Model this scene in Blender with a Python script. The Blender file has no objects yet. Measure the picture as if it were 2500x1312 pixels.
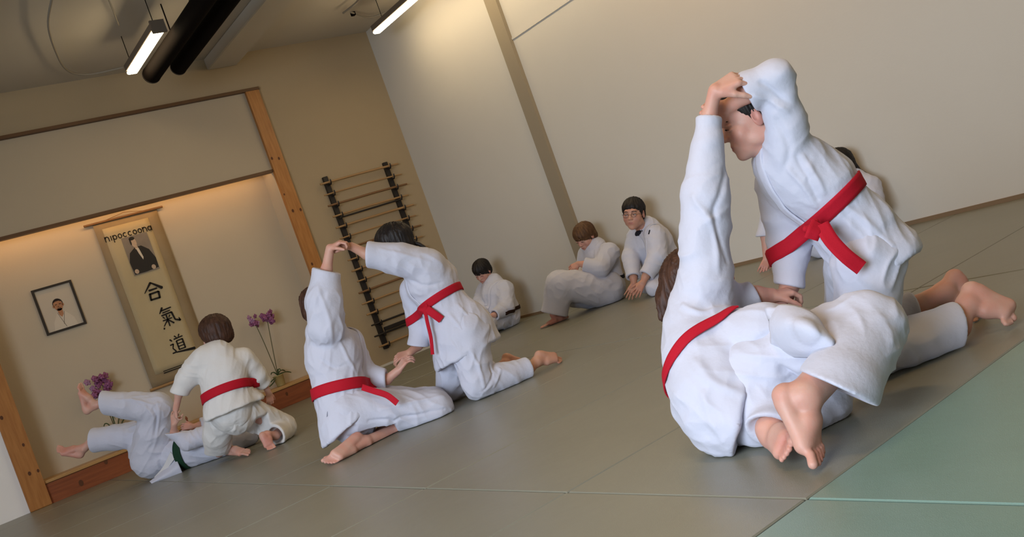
import bpy, math, random
import numpy as np
from mathutils import Vector, Matrix

# ------------------------------------------------------------------ camera, world, light, exposure
scn = bpy.context.scene
COL = scn.collection
S = 0.76                                  # camera height in metres = unit of the survey
ROLL, PITCH, YAW = (math.radians(a) for a in (-19.72, -1.32, 35.26))
FOC = 2307.66                             # focal length in pixels of the 2500 wide frame
def cam_basis():
    cr, sr = math.cos(ROLL), math.sin(ROLL); cp, sp = math.cos(PITCH), math.sin(PITCH); cy, sy = math.cos(YAW), math.sin(YAW)
    f = np.array([sy*cp, cy*cp, sp]); r = np.array([cy, -sy, 0.0]); u = np.cross(r, f)
    return r*cr+u*sr, -r*sr+u*cr, f
CR, CU, CF = cam_basis()
EYE = np.array([0, 0, S])
cd = bpy.data.cameras.new('camera'); cam = bpy.data.objects.new('camera', cd); COL.objects.link(cam)
cd.sensor_width = 36; cd.lens = FOC/2500*36; cd.clip_start = .05
cam.matrix_world = Matrix(((CR[0], CU[0], -CF[0], EYE[0]), (CR[1], CU[1], -CF[1], EYE[1]), (CR[2], CU[2], -CF[2], EYE[2]), (0, 0, 0, 1)))
scn.camera = cam
scn.view_settings.view_transform = 'Standard'; scn.view_settings.look = 'None'
scn.view_settings.gamma = 1; scn.view_settings.use_curve_mapping = False
scn.view_settings.exposure = 0.12
w = bpy.data.worlds.new('world'); scn.world = w; w.use_nodes = True
w.node_tree.nodes['Background'].inputs[0].default_value = (.75, .85, 1, 1)
w.node_tree.nodes['Background'].inputs[1].default_value = .6
def area(name, loc, aim, sx, sy, power, col, spread=180):
    l = bpy.data.lights.new(name, 'AREA'); l.shape = 'RECTANGLE'; l.size = sx; l.size_y = sy; l.energy = power; l.color = col
    l.spread = math.radians(spread)
    o = bpy.data.objects.new(name, l); COL.objects.link(o); o.location = loc
    o.rotation_euler = Vector(aim).to_track_quat('-Z', 'Y').to_euler()
    return o
DAY = (.74, .85, 1.0); WARM = (1.0, .64, .30)
# daylight through the two tall windows of the left side wall (outside the picture)
area('window_daylight', (-3.4, .6, 1.75), (1, .5, -.55), 3.2, 2.3, 240, DAY, 130)
area('window_daylight', (-3.4, 5.2, 1.75), (1, -.1, -.2), 2.2, 2.2, 3, DAY)
# unseen area lights added overhead for warm ambient light, without fixtures
for _x, _y, _p in ((-1.2, .2, 24), (1.6, 1.6, 22), (4.7, 1.2, 13), (-.8, 5.0, 20), (4.9, 4.2, 16)):
    area('added_warm_fill', (_x, _y, 3.22), (0, .001, -1), .12, 1.4, _p, WARM)

# ------------------------------------------------------------------ survey helpers: a pixel and a depth give a point in the room
def ray(x, y): return (x-1250)/FOC*CR-(y-656)/FOC*CU+CF
def W(x, y, d): return EYE+ray(x, y)*d*S
def px(r, d): return r*d*S/FOC
def onY(x, y, Y): d = ray(x, y); return EYE+d*(Y*S)/d[1]
def onX(x, y, X): d = ray(x, y); return EYE+d*(X*S)/d[0]
def onZ(x, y, z): d = ray(x, y); return EYE+d*(z-S)/d[2]
def V(a, b, c=0.0):
    v = a*CR-b*CU+c*CF; return v/np.linalg.norm(v)
def nrm(v): v = np.asarray(v, float); return v/max(np.linalg.norm(v), 1e-9)

# ------------------------------------------------------------------ object helpers
def tag(o, label=None, cat=None, group=None, kind=None):
    if label: o['label'] = label
    if cat: o['category'] = cat
    if group: o['group'] = group
    if kind: o['kind'] = kind
    return o
def empty(name, loc=(0, 0, 0), label=None, cat=None, group=None):
    o = bpy.data.objects.new(name, None); COL.objects.link(o); o.location = tuple(loc); o.empty_display_size = .1
    return tag(o, label, cat, group)
def link(name, me, m=None, parent=None):
    o = bpy.data.objects.new(name, me); COL.objects.link(o)
    if m is not None: me.materials.append(m)
    if parent is not None:
        o.parent = parent; wl = Vector((0, 0, 0)); q = parent
        while q is not None: wl += Vector(q.location); q = q.parent
        o.location = -wl
    return o
def np_mesh(name, V_, quads=None, tris=None, smooth=True):
    me = bpy.data.meshes.new(name)
    V_ = np.asarray(V_, np.float32)
    fs = []
    n4 = 0 if quads is None else len(quads); n3 = 0 if tris is None else len(tris)
    me.vertices.add(len(V_)); me.vertices.foreach_set('co', V_.ravel())
    idx = []
    if n4: idx.append(np.asarray(quads, np.int32).ravel())
    if n3: idx.append(np.asarray(tris, np.int32).ravel())
    idx = np.concatenate(idx); me.loops.add(len(idx)); me.loops.foreach_set('vertex_index', idx)
    me.polygons.add(n4+n3)
    st = np.concatenate([np.arange(n4)*4, n4*4+np.arange(n3)*3]).astype(np.int32)
    me.polygons.foreach_set('loop_start', st)
    if smooth: me.polygons.foreach_set('use_smooth', np.ones(n4+n3, bool))
    me.update(calc_edges=True); me.validate()
    return me
class MB:
    """collects boxes, tubes and polygons; build() links them as one mesh object"""
    def __init__(s): s.v = []; s.f = []; s.sm = []
    def add(s, vs, fs, sm=False):
        n = len(s.v); s.v += [tuple(map(float, v)) for v in vs]; s.f += [tuple(i+n for i in f) for f in fs]; s.sm += [sm]*len(fs)
    def box(s, lo, hi, bev=0.0):
        lo = np.minimum(lo, hi)*1.0; hi2 = np.maximum(lo, hi)
        x0, y0, z0 = lo; x1, y1, z1 = hi2
        if bev <= 0:
            s.add([(x0,y0,z0),(x1,y0,z0),(x1,y1,z0),(x0,y1,z0),(x0,y0,z1),(x1,y0,z1),(x1,y1,z1),(x0,y1,z1)],
                  [(0,3,2,1),(4,5,6,7),(0,1,5,4),(1,2,6,5),(2,3,7,6),(3,0,4,7)])
            return
        b = bev; P = []
        # chamfered box: three rings
        rings = [(x0+b,x1-b,y0+b,y1-b,z0),(x0,x1,y0,y1,z0+b),(x0,x1,y0,y1,z1-b),(x0+b,x1-b,y0+b,y1-b,z1)]
        for (a,c,d,e,z) in rings: P += [(a,d,z),(c,d,z),(c,e,z),(a,e,z)]
        F = [(3,2,1,0),(12,13,14,15)]
        for k in range(3):
            for i in range(4):
                j = (i+1) % 4; F.append((k*4+i, k*4+j, k*4+4+j, k*4+4+i))
        s.add(P, F)
    def obox(s, c, ax, half):
        """oriented box: centre, three axes, three half sizes"""
        c = np.asarray(c, float); P = []
        for k in (-1, 1):
            for i, j in ((-1,-1),(1,-1),(1,1),(-1,1)): P.append(c+i*half[0]*ax[0]+j*half[1]*ax[1]+k*half[2]*ax[2])
        s.add(P, [(0,3,2,1),(4,5,6,7),(0,1,5,4),(1,2,6,5),(2,3,7,6),(3,0,4,7)])
    def tube(s, pts, r, n=10, cap=True):
        pts = [np.asarray(p, float) for p in pts]; rs = r if hasattr(r, '__len__') else [r]*len(pts)
        P = []; F = []; prev = None
        for i, p in enumerate(pts):
            t = nrm(pts[min(i+1, len(pts)-1)]-pts[max(i-1, 0)])
            if prev is None:
                a = np.array([0,0,1.]) if abs(t[2]) < .9 else np.array([1.,0,0])
            else: a = prev
            e1 = nrm(a-t*(a@t)); e2 = np.cross(t, e1); prev = e1
            for k in range(n):
                an = 2*math.pi*k/n; P.append(p+rs[i]*(math.cos(an)*e1+math.sin(an)*e2))
        for i in range(len(pts)-1):
            for k in range(n):
                j = (k+1) % n; F.append((i*n+k, i*n+j, i*n+n+j, i*n+n+k))
        s.add(P, F, True)
        if cap: s.add(P[:n], [tuple(range(n-1, -1, -1))]); s.add(P[-n:], [tuple(range(n))])
    def lathe(s, c, prof, n=24):
        P = []; F = []
        for (r, z) in prof:
            for k in range(n):
                a = 2*math.pi*k/n; P.append((c[0]+r*math.cos(a), c[1]+r*math.sin(a), c[2]+z))
        for i in range(len(prof)-1):
            for k in range(n):
                j = (k+1) % n; F.append((i*n+k, i*n+j, i*n+n+j, i*n+n+k))
        s.add(P, F, True)
    def grid(s, P, thick=0.0, nrmdir=None):
        """P[i][j] points; optional thickness gives a closed sheet"""
        P = np.asarray(P, float); a, b = P.shape[:2]
        gu = np.gradient(P, axis=0); gv = np.gradient(P, axis=1); N = np.cross(gu, gv)
        N /= np.maximum(np.linalg.norm(N, axis=2, keepdims=True), 1e-9)
        n = a*b; T = P+N*thick/2; B = P-N*thick/2
        F = []
        for i in range(a-1):
            for j in range(b-1):
                q = (i*b+j, i*b+j+1, i*b+b+j+1, i*b+b+j)
                F.append(q)
                if thick: F.append(tuple(n+k for k in reversed(q)))
        if thick:
            rim = [(0, j) for j in range(b)]+[(i, b-1) for i in range(1, a)]+[(a-1, j) for j in range(b-2, -1, -1)]+[(i, 0) for i in range(a-2, 0, -1)]
            ids = [i*b+j for i, j in rim]
            for k in range(len(ids)):
                m_ = (k+1) % len(ids); F.append((ids[m_], ids[k], n+ids[k], n+ids[m_]))
            s.add(list(T.reshape(-1, 3))+list(B.reshape(-1, 3)), F, True)
        else: s.add(P.reshape(-1, 3), F, True)
    def build(s, name, m, parent=None, label=None):
        me = bpy.data.meshes.new(name); me.from_pydata(s.v, [], s.f)
        me.polygons.foreach_set('use_smooth', s.sm); me.update()
        o = link(name, me, m, parent)
        if label: o['label'] = label
        return o
def catmull(pts, n):
    P = np.asarray(pts, float)
    if len(P) < 3: return np.array([P[0]+(P[-1]-P[0])*t for t in np.linspace(0, 1, n)])
    Q = np.vstack([2*P[0]-P[1], P, 2*P[-1]-P[-2]]); out = []
    for t in np.linspace(0, len(P)-1-1e-6, n):
        i = int(t); f = t-i; p0, p1, p2, p3 = Q[i:i+4]
        out.append(.5*((2*p1)+(-p0+p2)*f+(2*p0-5*p1+4*p2-p3)*f*f+(-p0+3*p1-3*p2+p3)*f**3))
    return np.array(out)

# ------------------------------------------------------------------ materials
def mat(name, col, rough=.6, spec=.5, sss=0, emit=None, strength=0, noise=None, bump=None, metal=0, sheen=0, coord='Object', vcol=None):
    m = bpy.data.materials.new(name); m.use_nodes = True; nt = m.node_tree; N = nt.nodes; L = nt.links
    b = N['Principled BSDF']; b.inputs['Roughness'].default_value = rough; b.inputs['Specular IOR Level'].default_value = spec
    b.inputs['Metallic'].default_value = metal; b.inputs['Sheen Weight'].default_value = sheen
    b.inputs['Base Color'].default_value = (*col, 1)
    if sss:
        b.inputs['Subsurface Weight'].default_value = sss; b.inputs['Subsurface Scale'].default_value = .006
        b.inputs['Subsurface Radius'].default_value = (1, .35, .2)
    if emit: b.inputs['Emission Color'].default_value = (*emit, 1); b.inputs['Emission Strength'].default_value = strength
    tc = N.new('ShaderNodeTexCoord')
    if noise:   # (scale, amount, second colour[, stretch])
        n = N.new('ShaderNodeTexNoise'); n.inputs['Scale'].default_value = noise[0]; n.inputs['Detail'].default_value = 5
        mp = N.new('ShaderNodeMapping'); L.new(tc.outputs[coord], mp.inputs[0]); L.new(mp.outputs[0], n.inputs[0])
        if len(noise) > 3: mp.inputs['Scale'].default_value = noise[3]
        rp = N.new('ShaderNodeValToRGB'); rp.color_ramp.elements[0].position = .35; rp.color_ramp.elements[1].position = .7
        rp.color_ramp.elements[0].color = (*col, 1)
        c2 = [a+(b_-a)*noise[1] for a, b_ in zip(col, noise[2])]; rp.color_ramp.elements[1].color = (*c2, 1)
        L.new(n.outputs['Fac'], rp.inputs[0]); out = rp.outputs[0]
        if vcol:
            at = N.new('ShaderNodeAttribute'); at.attribute_name = 'tint'
            mx = N.new('ShaderNodeMix'); mx.data_type = 'RGBA'; L.new(at.outputs['Fac'], mx.inputs[0]); L.new(out, mx.inputs[6]); mx.inputs[7].default_value = (*vcol, 1); out = mx.outputs[2]
        L.new(out, b.inputs['Base Color'])
    if bump:    # list of (scale, distance, stretch)
        last = None
        for (sc, dist, st) in bump:
            n = N.new('ShaderNodeTexNoise'); n.inputs['Scale'].default_value = sc; n.inputs['Detail'].default_value = 4
            mp = N.new('ShaderNodeMapping'); mp.inputs['Scale'].default_value = st; L.new(tc.outputs[coord], mp.inputs[0]); L.new(mp.outputs[0], n.inputs[0])
            bp = N.new('ShaderNodeBump'); bp.inputs['Distance'].default_value = dist; bp.inputs['Strength'].default_value = 1
            L.new(n.outputs['Fac'], bp.inputs['Height'])
            if last: L.new(last.outputs[0], bp.inputs['Normal'])
            last = bp
        L.new(last.outputs[0], b.inputs['Normal'])
    return m
M = {}
M['wall'] = mat('cream_wall_paint', (.61, .565, .49), .75, .3, noise=(3, .35, (.59, .545, .47)), bump=[(60, .0006, (1, 1, 1))])
M['panel'] = mat('header_panel_paint', (.42, .34, .24), .75, .3, noise=(2, .3, (.39, .32, .225)), bump=[(50, .0006, (1, 1, 1))])
M['wall_brightened'] = mat('back_wall_left_brightened', (.86, .84, .82), .75, .3)  # back wall left of the alcove: window brightness put into the colour
M['wall_alc'] = mat('alcove_wall_lightened', (.50, .42, .31), .8, .2, noise=(3, .35, (.47, .39, .285)), bump=[(60, .0006, (1, 1, 1))])  # alcove wall kept lighter than the back wall: light falloff in the colour
M['wall_dimmed'] = mat('back_wall_dimmed_tan', (.37, .28, .17), .75, .3, noise=(3, .35, (.345, .26, .155)), bump=[(60, .0006, (1, 1, 1))])  # back wall darkened and warmed: light falloff painted into the colour
M['ceil'] = mat('ceiling_paint', (.50, .45, .37), .85, .2, noise=(1.5, .5, (.46, .41, .335)))
M['column'] = mat('column_paint', (.31, .25, .17), .7, .3)
M['wood'] = mat('knotty_pine', (.42, .18, .045), .45, .4, noise=(9, .8, (.30, .11, .022), (5, 5, .5)), bump=[(30, .0008, (6, 6, .4))])
M['wood2'] = mat('red_stained_pine', (.27, .075, .022), .4, .5, noise=(8, .8, (.17, .04, .012), (.4, 5, 5)), bump=[(30, .0008, (.4, 6, 6))])
M['woodtop'] = mat('pine_platform_top', (.46, .27, .10), .4, .5, noise=(8, .6, (.36, .18, .06), (.4, 6, 5)))
M['knot'] = mat('pine_knot', (.10, .035, .012), .6, .3)
M['trim'] = mat('dark_wood_trim', (.12, .055, .02), .5, .4, noise=(20, .5, (.07, .03, .01), (.2, 5, 5)))
M['mat_grey'] = mat('olive_grey_mat_vinyl', (.205, .205, .163), .36, .55, noise=(1.6, .5, (.175, .175, .135)), bump=[(420, .0005, (1, 1, 1)), (4, .004, (1, 1, 1))])
M['mat_green'] = mat('green_mat_vinyl', (.175, .275, .235), .36, .55, noise=(1.6, .5, (.155, .25, .21)), bump=[(420, .0005, (1, 1, 1)), (4, .004, (1, 1, 1))])
M['gap'] = mat('mat_joint', (.05, .05, .04), .9, .1)
M['black'] = mat('matt_black_metal', (.006, .004, .003), .9, .04)
M['blackwood'] = mat('black_lacquered_wood', (.014, .010, .008), .4, .4)
M['lampbody'] = mat('lamp_housing', (.12, .09, .065), .5, .4)
M['tube'] = mat('lamp_diffuser', (1, .9, .75), .5, .2, emit=(1.0, .80, .50), strength=25)
M['warmtube'] = mat('warm_light_strip', (1, .7, .4), .5, .2, emit=(1.0, .60, .25), strength=10)
M['pipe'] = mat('painted_pipe', (.27, .235, .185), .6, .3)
M['stick'] = mat('oak_stick', (.36, .21, .09), .45, .4, noise=(30, .7, (.26, .14, .05), (.1, 5, 5)))
M['stick2'] = mat('brown_stick', (.20, .10, .04), .45, .4, noise=(30, .7, (.13, .06, .02), (.1, 5, 5)))
M['silk'] = mat('scroll_border_silk', (.30, .22, .125), .8, .2, noise=(6, .6, (.25, .18, .10)), bump=[(300, .0004, (1, 1, 1))])
M['paper'] = mat('scroll_paper', (.47, .375, .22), .8, .2, noise=(5, .5, (.40, .315, .175), (1, 1, .4)), bump=[(5, .006, (2, 1, .6))])
M['ink'] = mat('black_ink', (.015, .012, .01), .7, .2)
M['photo_grey'] = mat('photo_grey', (.23, .19, .15), .5, .3, noise=(8, .6, (.15, .12, .10)))
M['photo_dark'] = mat('photo_black', (.02, .017, .015), .5, .3)
M['photo_skin'] = mat('photo_face_tone', (.50, .37, .26), .5, .3, noise=(60, .7, (.36, .25, .17)))
M['photo_skin2'] = mat('photo_face_warm', (.42, .20, .10), .5, .3, noise=(60, .7, (.28, .11, .05)))
M['photo_white'] = mat('photo_white', (.58, .50, .40), .5, .3)
M['photo_paper'] = mat('photo_paper', (.50, .43, .34), .35, .5)
M['frame'] = mat('black_picture_frame', (.018, .013, .01), .4, .5)
M['pot'] = mat('brass_coloured_pot', (.42, .36, .16), .35, .5, metal=.35, noise=(20, .4, (.33, .28, .12)))
M['soil'] = mat('potting_bark', (.06, .04, .025), .9, .1)
M['leaf'] = mat('orchid_leaf', (.035, .075, .02), .45, .5, noise=(12, .7, (.06, .11, .03)))
M['stem'] = mat('orchid_stem', (.10, .09, .035), .5, .4)
M['petal'] = mat('purple_petal', (.20, .05, .13), .55, .3, noise=(40, .9, (.36, .14, .27)))
M['petal2'] = mat('pale_purple_petal', (.40, .24, .36), .55, .3, noise=(40, .8, (.30, .10, .24)))
M['base'] = mat('brown_baseboard', (.22, .14, .075), .5, .4)
GI_B = [(55, .0016, (1, 1, 1)), (900, .0003, (1, 1, 1))]
M['gi'] = mat('white_cotton_gi', (.555, .565, .66), .85, .2, sheen=.2, noise=(5, .3, (.535, .535, .61)), bump=GI_B)
M['gi_warm'] = mat('unbleached_cotton_gi', (.68, .665, .65), .85, .2, sheen=.2, noise=(5, .4, (.63, .605, .58)), bump=GI_B)
M['gi_inner'] = mat('gi_lining', (.60, .59, .60), .9, .1)
M['red'] = mat('red_cotton_belt', (.46, .008, .022), .8, .2, noise=(300, .5, (.36, .005, .018)), bump=[(700, .0004, (1, 1, 1))])
M['green'] = mat('dark_green_belt', (.012, .045, .022), .8, .2, noise=(300, .5, (.008, .03, .015)))
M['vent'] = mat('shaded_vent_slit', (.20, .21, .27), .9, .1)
M['brownbelt'] = mat('dark_brown_belt', (.03, .012, .008), .8, .2)
M['dark'] = mat('black_undershirt', (.012, .012, .018), .8, .2)
M['skin'] = mat('fair_skin', (.58, .345, .27), .5, .4, sss=.25, noise=(14, .8, (.60, .27, .20)), bump=[(200, .0003, (1, 1, 1))], vcol=(.42, .12, .10))
M['skin2'] = mat('tan_skin', (.55, .30, .21), .5, .4, sss=.25, noise=(14, .8, (.50, .24, .17)), bump=[(200, .0003, (1, 1, 1))], vcol=(.36, .10, .08))
M['skin3'] = mat('ruddy_skin', (.58, .27, .20), .5, .4, sss=.25, noise=(14, .8, (.56, .20, .15)), bump=[(200, .0003, (1, 1, 1))], vcol=(.42, .10, .08))
def hairmat(name, c1, c2): return mat(name, c1, .55, .3, noise=(60, 1, c2, (1, 1, .3)), bump=[(260, .0012, (1, 1, .25))])
M['hair_black'] = hairmat('black_hair', (.008, .006, .006), (.018, .013, .011))
M['hair_brown'] = hairmat('dark_brown_hair', (.035, .014, .008), (.075, .032, .018))
M['hair_light'] = hairmat('brown_hair', (.07, .032, .014), (.14, .07, .03))
M['eye'] = mat('eye_white', (.75, .72, .70), .2, .5)
M['iris'] = mat('dark_iris', (.03, .018, .01), .15, .6)
M['lash'] = mat('dark_lash', (.02, .012, .01), .6, .2)
M['nail'] = mat('nail', (.66, .40, .33), .3, .5)
M['lens'] = mat('spectacle_metal', (.05, .04, .04), .3, .6, metal=.6)

# ------------------------------------------------------------------ the room
def U(x, y, z): return np.array([x*S, y*S, z*S])
XR, YB, ZC = 7.5, 12.1, 4.74         # right wall, back wall, ceiling (camera heights)
XL, YF = -4.6, -3.4
AL, AR, AT, AD = 1.43, 5.34, 3.07, 12.5   # alcove left, right, top, back
ST = .27                             # platform height
fl = MB(); fl.box(U(XL-.2, YF-.2, -.2), U(XR+.2, YB+.8, -.055)); floor = fl.build('floor', M['gap']); tag(floor, kind='structure')
xb = [-4.6, -3.34, -.63, 2.083, 4.8, 7.49]; yb0 = 1.925; dy = 1.188
rows = [yb0+dy*k for k in range(-5, 10)]
random.seed(4)
for i in range(len(xb)-1):
    for j in range(len(rows)-1):
        y0, y1 = rows[j], min(rows[j+1], YB+.004)
        if y0 > YB-.1: continue
        m_ = MB(); g = .0035; dz = random.uniform(-.0012, .0012)
        m_.box((xb[i]*S+g, y0*S+g, -.042), (xb[i+1]*S-g, y1*S-g, 0+dz*.6), .0035)
        m_.build('mat', M['mat_green'] if y1 < yb0+.1 else M['mat_grey'], floor)
def struct(name, boxes, m_):
    b = MB()
    for lo, hi in boxes: b.box(lo, hi)
    o = b.build(name, m_); tag(o, kind='structure'); return o
struct('wall_back_left', [(U(XL-.2, YB, -.05), U(AL-.23, YB+.2, 4.2))], M['wall_brightened'])
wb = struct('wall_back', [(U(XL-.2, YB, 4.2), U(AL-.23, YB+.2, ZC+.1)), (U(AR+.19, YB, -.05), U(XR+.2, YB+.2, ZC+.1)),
            (U(AL-.23, YB, 4.2), U(AR+.19, YB+.2, ZC+.1)), ], M['wall_dimmed'])
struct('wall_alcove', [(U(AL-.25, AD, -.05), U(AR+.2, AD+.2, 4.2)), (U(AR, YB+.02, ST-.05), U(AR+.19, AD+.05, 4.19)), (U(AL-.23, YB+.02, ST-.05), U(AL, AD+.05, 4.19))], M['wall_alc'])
hp = MB(); hp.box(U(AL, YB+.005, AT), U(AR, YB+.07, 4.185)); hp.build('header_panel', M['panel'], wb)
struct('wall_right', [(U(XR, YF-.2, -.05), U(XR+.2, YB+.2, ZC+.1))], M['wall'])
struct('wall_front', [(U(XL-.2, YF-.2, -.05), U(XR+.2, YF, ZC+.1))], M['wall'])
WY = [(.0, 3.2), (5.5, 8.7)]         # window openings in the left wall
struct('wall_left', [(U(XL-.2, YF, -.05), U(XL, .0, ZC)), (U(XL-.2, 3.2, -.05), U(XL, 5.5, ZC)), (U(XL-.2, 8.7, -.05), U(XL, YB, ZC)),
                     (U(XL-.2, 0, -.05), U(XL, 8.7, .75)), (U(XL-.2, 0, 3.7), U(XL, 8.7, ZC))], M['wall'])
for k, (a, b) in enumerate(WY):
    f_ = MB(); t = .07
    for lo, hi in ((U(XL-.14, a, .75), U(XL-.04, b, .75+t)), (U(XL-.14, a, 3.7-t), U(XL-.04, b, 3.7)), (U(XL-.14, a, .75), U(XL-.04, a+t, 3.7)),
                   (U(XL-.14, b-t, .75), U(XL-.04, b, 3.7)), (U(XL-.14, (a+b)/2-t/2, .75), U(XL-.04, (a+b)/2+t/2, 3.7))): f_.box(lo, hi)
    tag(f_.build('window_%d' % (k+1), M['photo_white']), kind='structure')
ce = struct('ceiling', [(U(XL-.2, YF-.2, ZC), U(XR+.2, YB+.2, ZC+.2))], M['ceil'])
# ceiling beams running towards the back wall
for x in (1.35, 4.95):
    b = MB(); b.box(U(x, YF, ZC-.16), U(x+.42, YB-.01, ZC-.002), .01); b.build('ceiling_beam', M['ceil'], ce)
# baseboard strips along both walls
struct('baseboard_right', [(U(XR-.018, YF, 0), U(XR, YB, .035))], M['base'])
struct('baseboard_back', [(U(AR+.2, YB-.015, 0), U(XR, YB, .03))], M['wall'])
# wall column on the right wall, with the shallow rail above it
cb = MB(); cb.box(U(XR-.05, 8.95, 0), U(XR+.01, 9.17, ZC)); tag(cb.build('trim_1', M['column']), kind='structure')
cb = MB(); cb.box(U(XR-.012, YF, 3.37), U(XR, 8.95, 3.395)); tag(cb.build('trim_2', M['wall']), kind='structure')
# alcove woodwork: posts, top trim, header bead, platform
def knots(parent, pts, ax, r):
    for (p, s) in pts:
        k = MB(); n = 10; e = [np.array(a, float) for a in ax]
        ring = [np.asarray(p)+e[0]*math.cos(2*math.pi*i/n)*r*s*.8+e[1]*math.sin(2*math.pi*i/n)*r*s*1.2 for i in range(n)]
        k.add(ring+[q+e[2]*.0015 for q in ring], [tuple(range(n)), tuple(range(2*n-1, n-1, -1))]+[(i, (i+1) % n, n+(i+1) % n, n+i) for i in range(n)])
        k.build('knot', M['knot'], parent)
pw = MB(); pw.box(U(AR, YB-.05, 0), U(AR+.19, YB+.02, 4.21), .006); post = pw.build('trim_3', M['wood']); tag(post, kind='structure')
YP = (YB-.05)*S-.0012
def kp(x, y): p = onY(x, y, YB-.052); return (p[0], YP, p[2])
knots(post, [((kp(664, 387)), 1), ((kp(681, 387)), 1), ((kp(715, 515)), 1.1), ((kp(734, 512)), 1.1), ((kp(694, 475)), .7), ((kp(762, 645)), 1)], [(1, 0, 0), (0, 0, 1), (0, -1, 0)], .014)
pw = MB(); pw.box(U(AL-.23, YB-.05, 0), U(AL, YB+.02, 4.21), .006); post2 = pw.build('trim_4', M['wood']); tag(post2, kind='structure')
knots(post2, [((kp(57, 1087)), 1), ((kp(72, 1157)), 1.2), ((kp(93, 1150)), 1), ((kp(4, 1021)), 1.2)], [(1, 0, 0), (0, 0, 1), (0, -1, 0)], .013)
pw = MB(); pw.box(U(AL-.23, YB-.06, 4.185), U(AR+.2, YB, 4.225)); tag(pw.build('trim_5', M['trim']), kind='structure')
pw = MB(); pw.box(U(AL, YB-.02, AT-.025), U(AR, YB+.075, AT+.012)); tag(pw.build('trim_6', M['trim']), kind='structure')
pl = empty('alcove_platform', U(3.4, YB+.1, 0), 'low red-stained pine platform with paler top along the alcove floor', 'platform')
b = MB(); b.box(U(AL, YB, 0), U(AR, YB+.05, ST-.04)); fb = b.build('front_board', M['wood2'], pl)
b = MB(); b.box(U(AL, YB-.015, ST-.035), U(AR, AD, ST), .004); b.build('top_board', M['woodtop'], pl)
YP = YB*S-.0012
knots(fb, [(tuple(onY(x, y, YB)*[1, 0, 1]+[0, YP, 0]), q) for x, y, q in ((198, 1180, 1.2), (258, 1128, 1), (700, 962, .8))], [(1, 0, 0), (0, 0, 1), (0, -1, 0)], .02)
# hidden warm light tube above the alcove opening
l1 = MB(); l1.box(U(AL+.1, YB+.10, AT+.06), U(AR-.1, YB+.14, AT+.09)); l1o = l1.build('alcove_light', M['warmtube']); tag(l1o, 'slim warm light strip hidden behind the alcove header panel', 'lamp')
# ------------------------------------------------------------------ ceiling lamps
def lamp(x, y0, y1, z, label, n_susp=2, endcap=True, wd=.13):
    t = empty('hanging_lamp', U(x, (y0+y1)/2, z), label, 'lamp', 'long warm lamps under the ceiling')
    b = MB(); b.box(U(x-wd/2, y0, z+.045), U(x+wd/2, y1, z+.12), .004); b.build('housing', M['lampbody'], t)
    b = MB(); b.box(U(x-wd/2+.008, y0+.0, z), U(x+wd/2-.008, y1, z+.045), .01); b.build('diffuser', M['tube'], t)
    b = MB(); b.box(U(x-wd/2-.01, y0-.03, z-.004), U(x+wd/2+.01, y0, z+.13)); b.build('end_cap', M['lampbody'], t)
    for k in (.06, .94):
        yy = y0+(y1-y0)*k; b = MB(); b.tube([U(x, yy, z+.12), U(x, yy, ZC-.01)], .0035, 6); b.build('suspension_wire', M['black'], t)
    return t
lamp(3.56, 9.55, 10.8, 4.3, 'short bright hanging lamp left of the two black tubes')
lamp(6.88, 6.6, 10.85, 4.3, 'long bright hanging lamp close to the right wall', wd=.115)
# ------------------------------------------------------------------ two black tubes under the ceiling
def btube(x, y1, z, label, r=.062):
    t = empty('black_tube', U(x, (y1+4)/2, z), label, 'tube')
    b = MB(); b.tube([U(x, 2.5, z), U(x, y1, z)], r, 24); b.build('tube_body', M['black'], t)
    b = MB(); b.tube([U(x, y1-.0, z), U(x, y1+.025, z), U(x, y1+.055, z)], [r*1.03, r*1.03, r*.75], 24); b.build('end_cap', M['blackwood'], t)
    for yy in (3.6, 9.9):
        b = MB(); b.tube([U(x, yy, z+.05), U(x, yy, ZC-.01)], .006, 6); b.build('hanger', M['black'], t)
btube(3.81, 10.92, 4.30, 'black ceiling tube directly beside the short bright lamp', .078)
btube(4.13, 10.88, 4.32, 'black ceiling tube on the side away from the short lamp', .070)
# thin painted conduits on the ceiling and in the lamp corner
def pipe(pts, r, label):
    b = MB(); b.tube(catmull(pts, 40), r, 8); tag(b.build('conduit_pipe', M['pipe']), label, 'pipe')
def cz(x, y, z=4.66): return onZ(x, y, z*S)
pipe([cz(130, -20), cz(118, 60), cz(138, 130), cz(165, 172), cz(215, 182, 4.64), cz(300, 165, 4.64)], .010, 'thin painted pipe curving in a loop on the ceiling at far left')
pipe([cz(262, -10), cz(278, 30), cz(290, 62)], .007, 'thin wire hanging down from the ceiling near the curved pipe')
pipe([cz(838, 32), cz(868, 8), cz(885, -14)], .011, 'short slanting grey pipe beside the ceiling corner')
pipe([cz(856, 30), cz(905, 42), cz(960, 22)], .009, 'thin level pipe leading behind the long lamp')
b = MB(); b.box(cz(862, 34)-.02, cz(862, 34)+.02, .004); tag(b.build('junction_box', M['black']), 'tiny dark junction box where two ceiling pipes meet', 'box')

# ------------------------------------------------------------------ hanging scroll
YS = AD-.03
sc = empty('hanging_scroll', onY(350, 730, YS), 'tall hanging scroll with portrait photo and three brush characters', 'scroll')
X0, X1, Z0, Z1 = 3.0*S, 3.86*S, .80*S, 2.965*S
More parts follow.
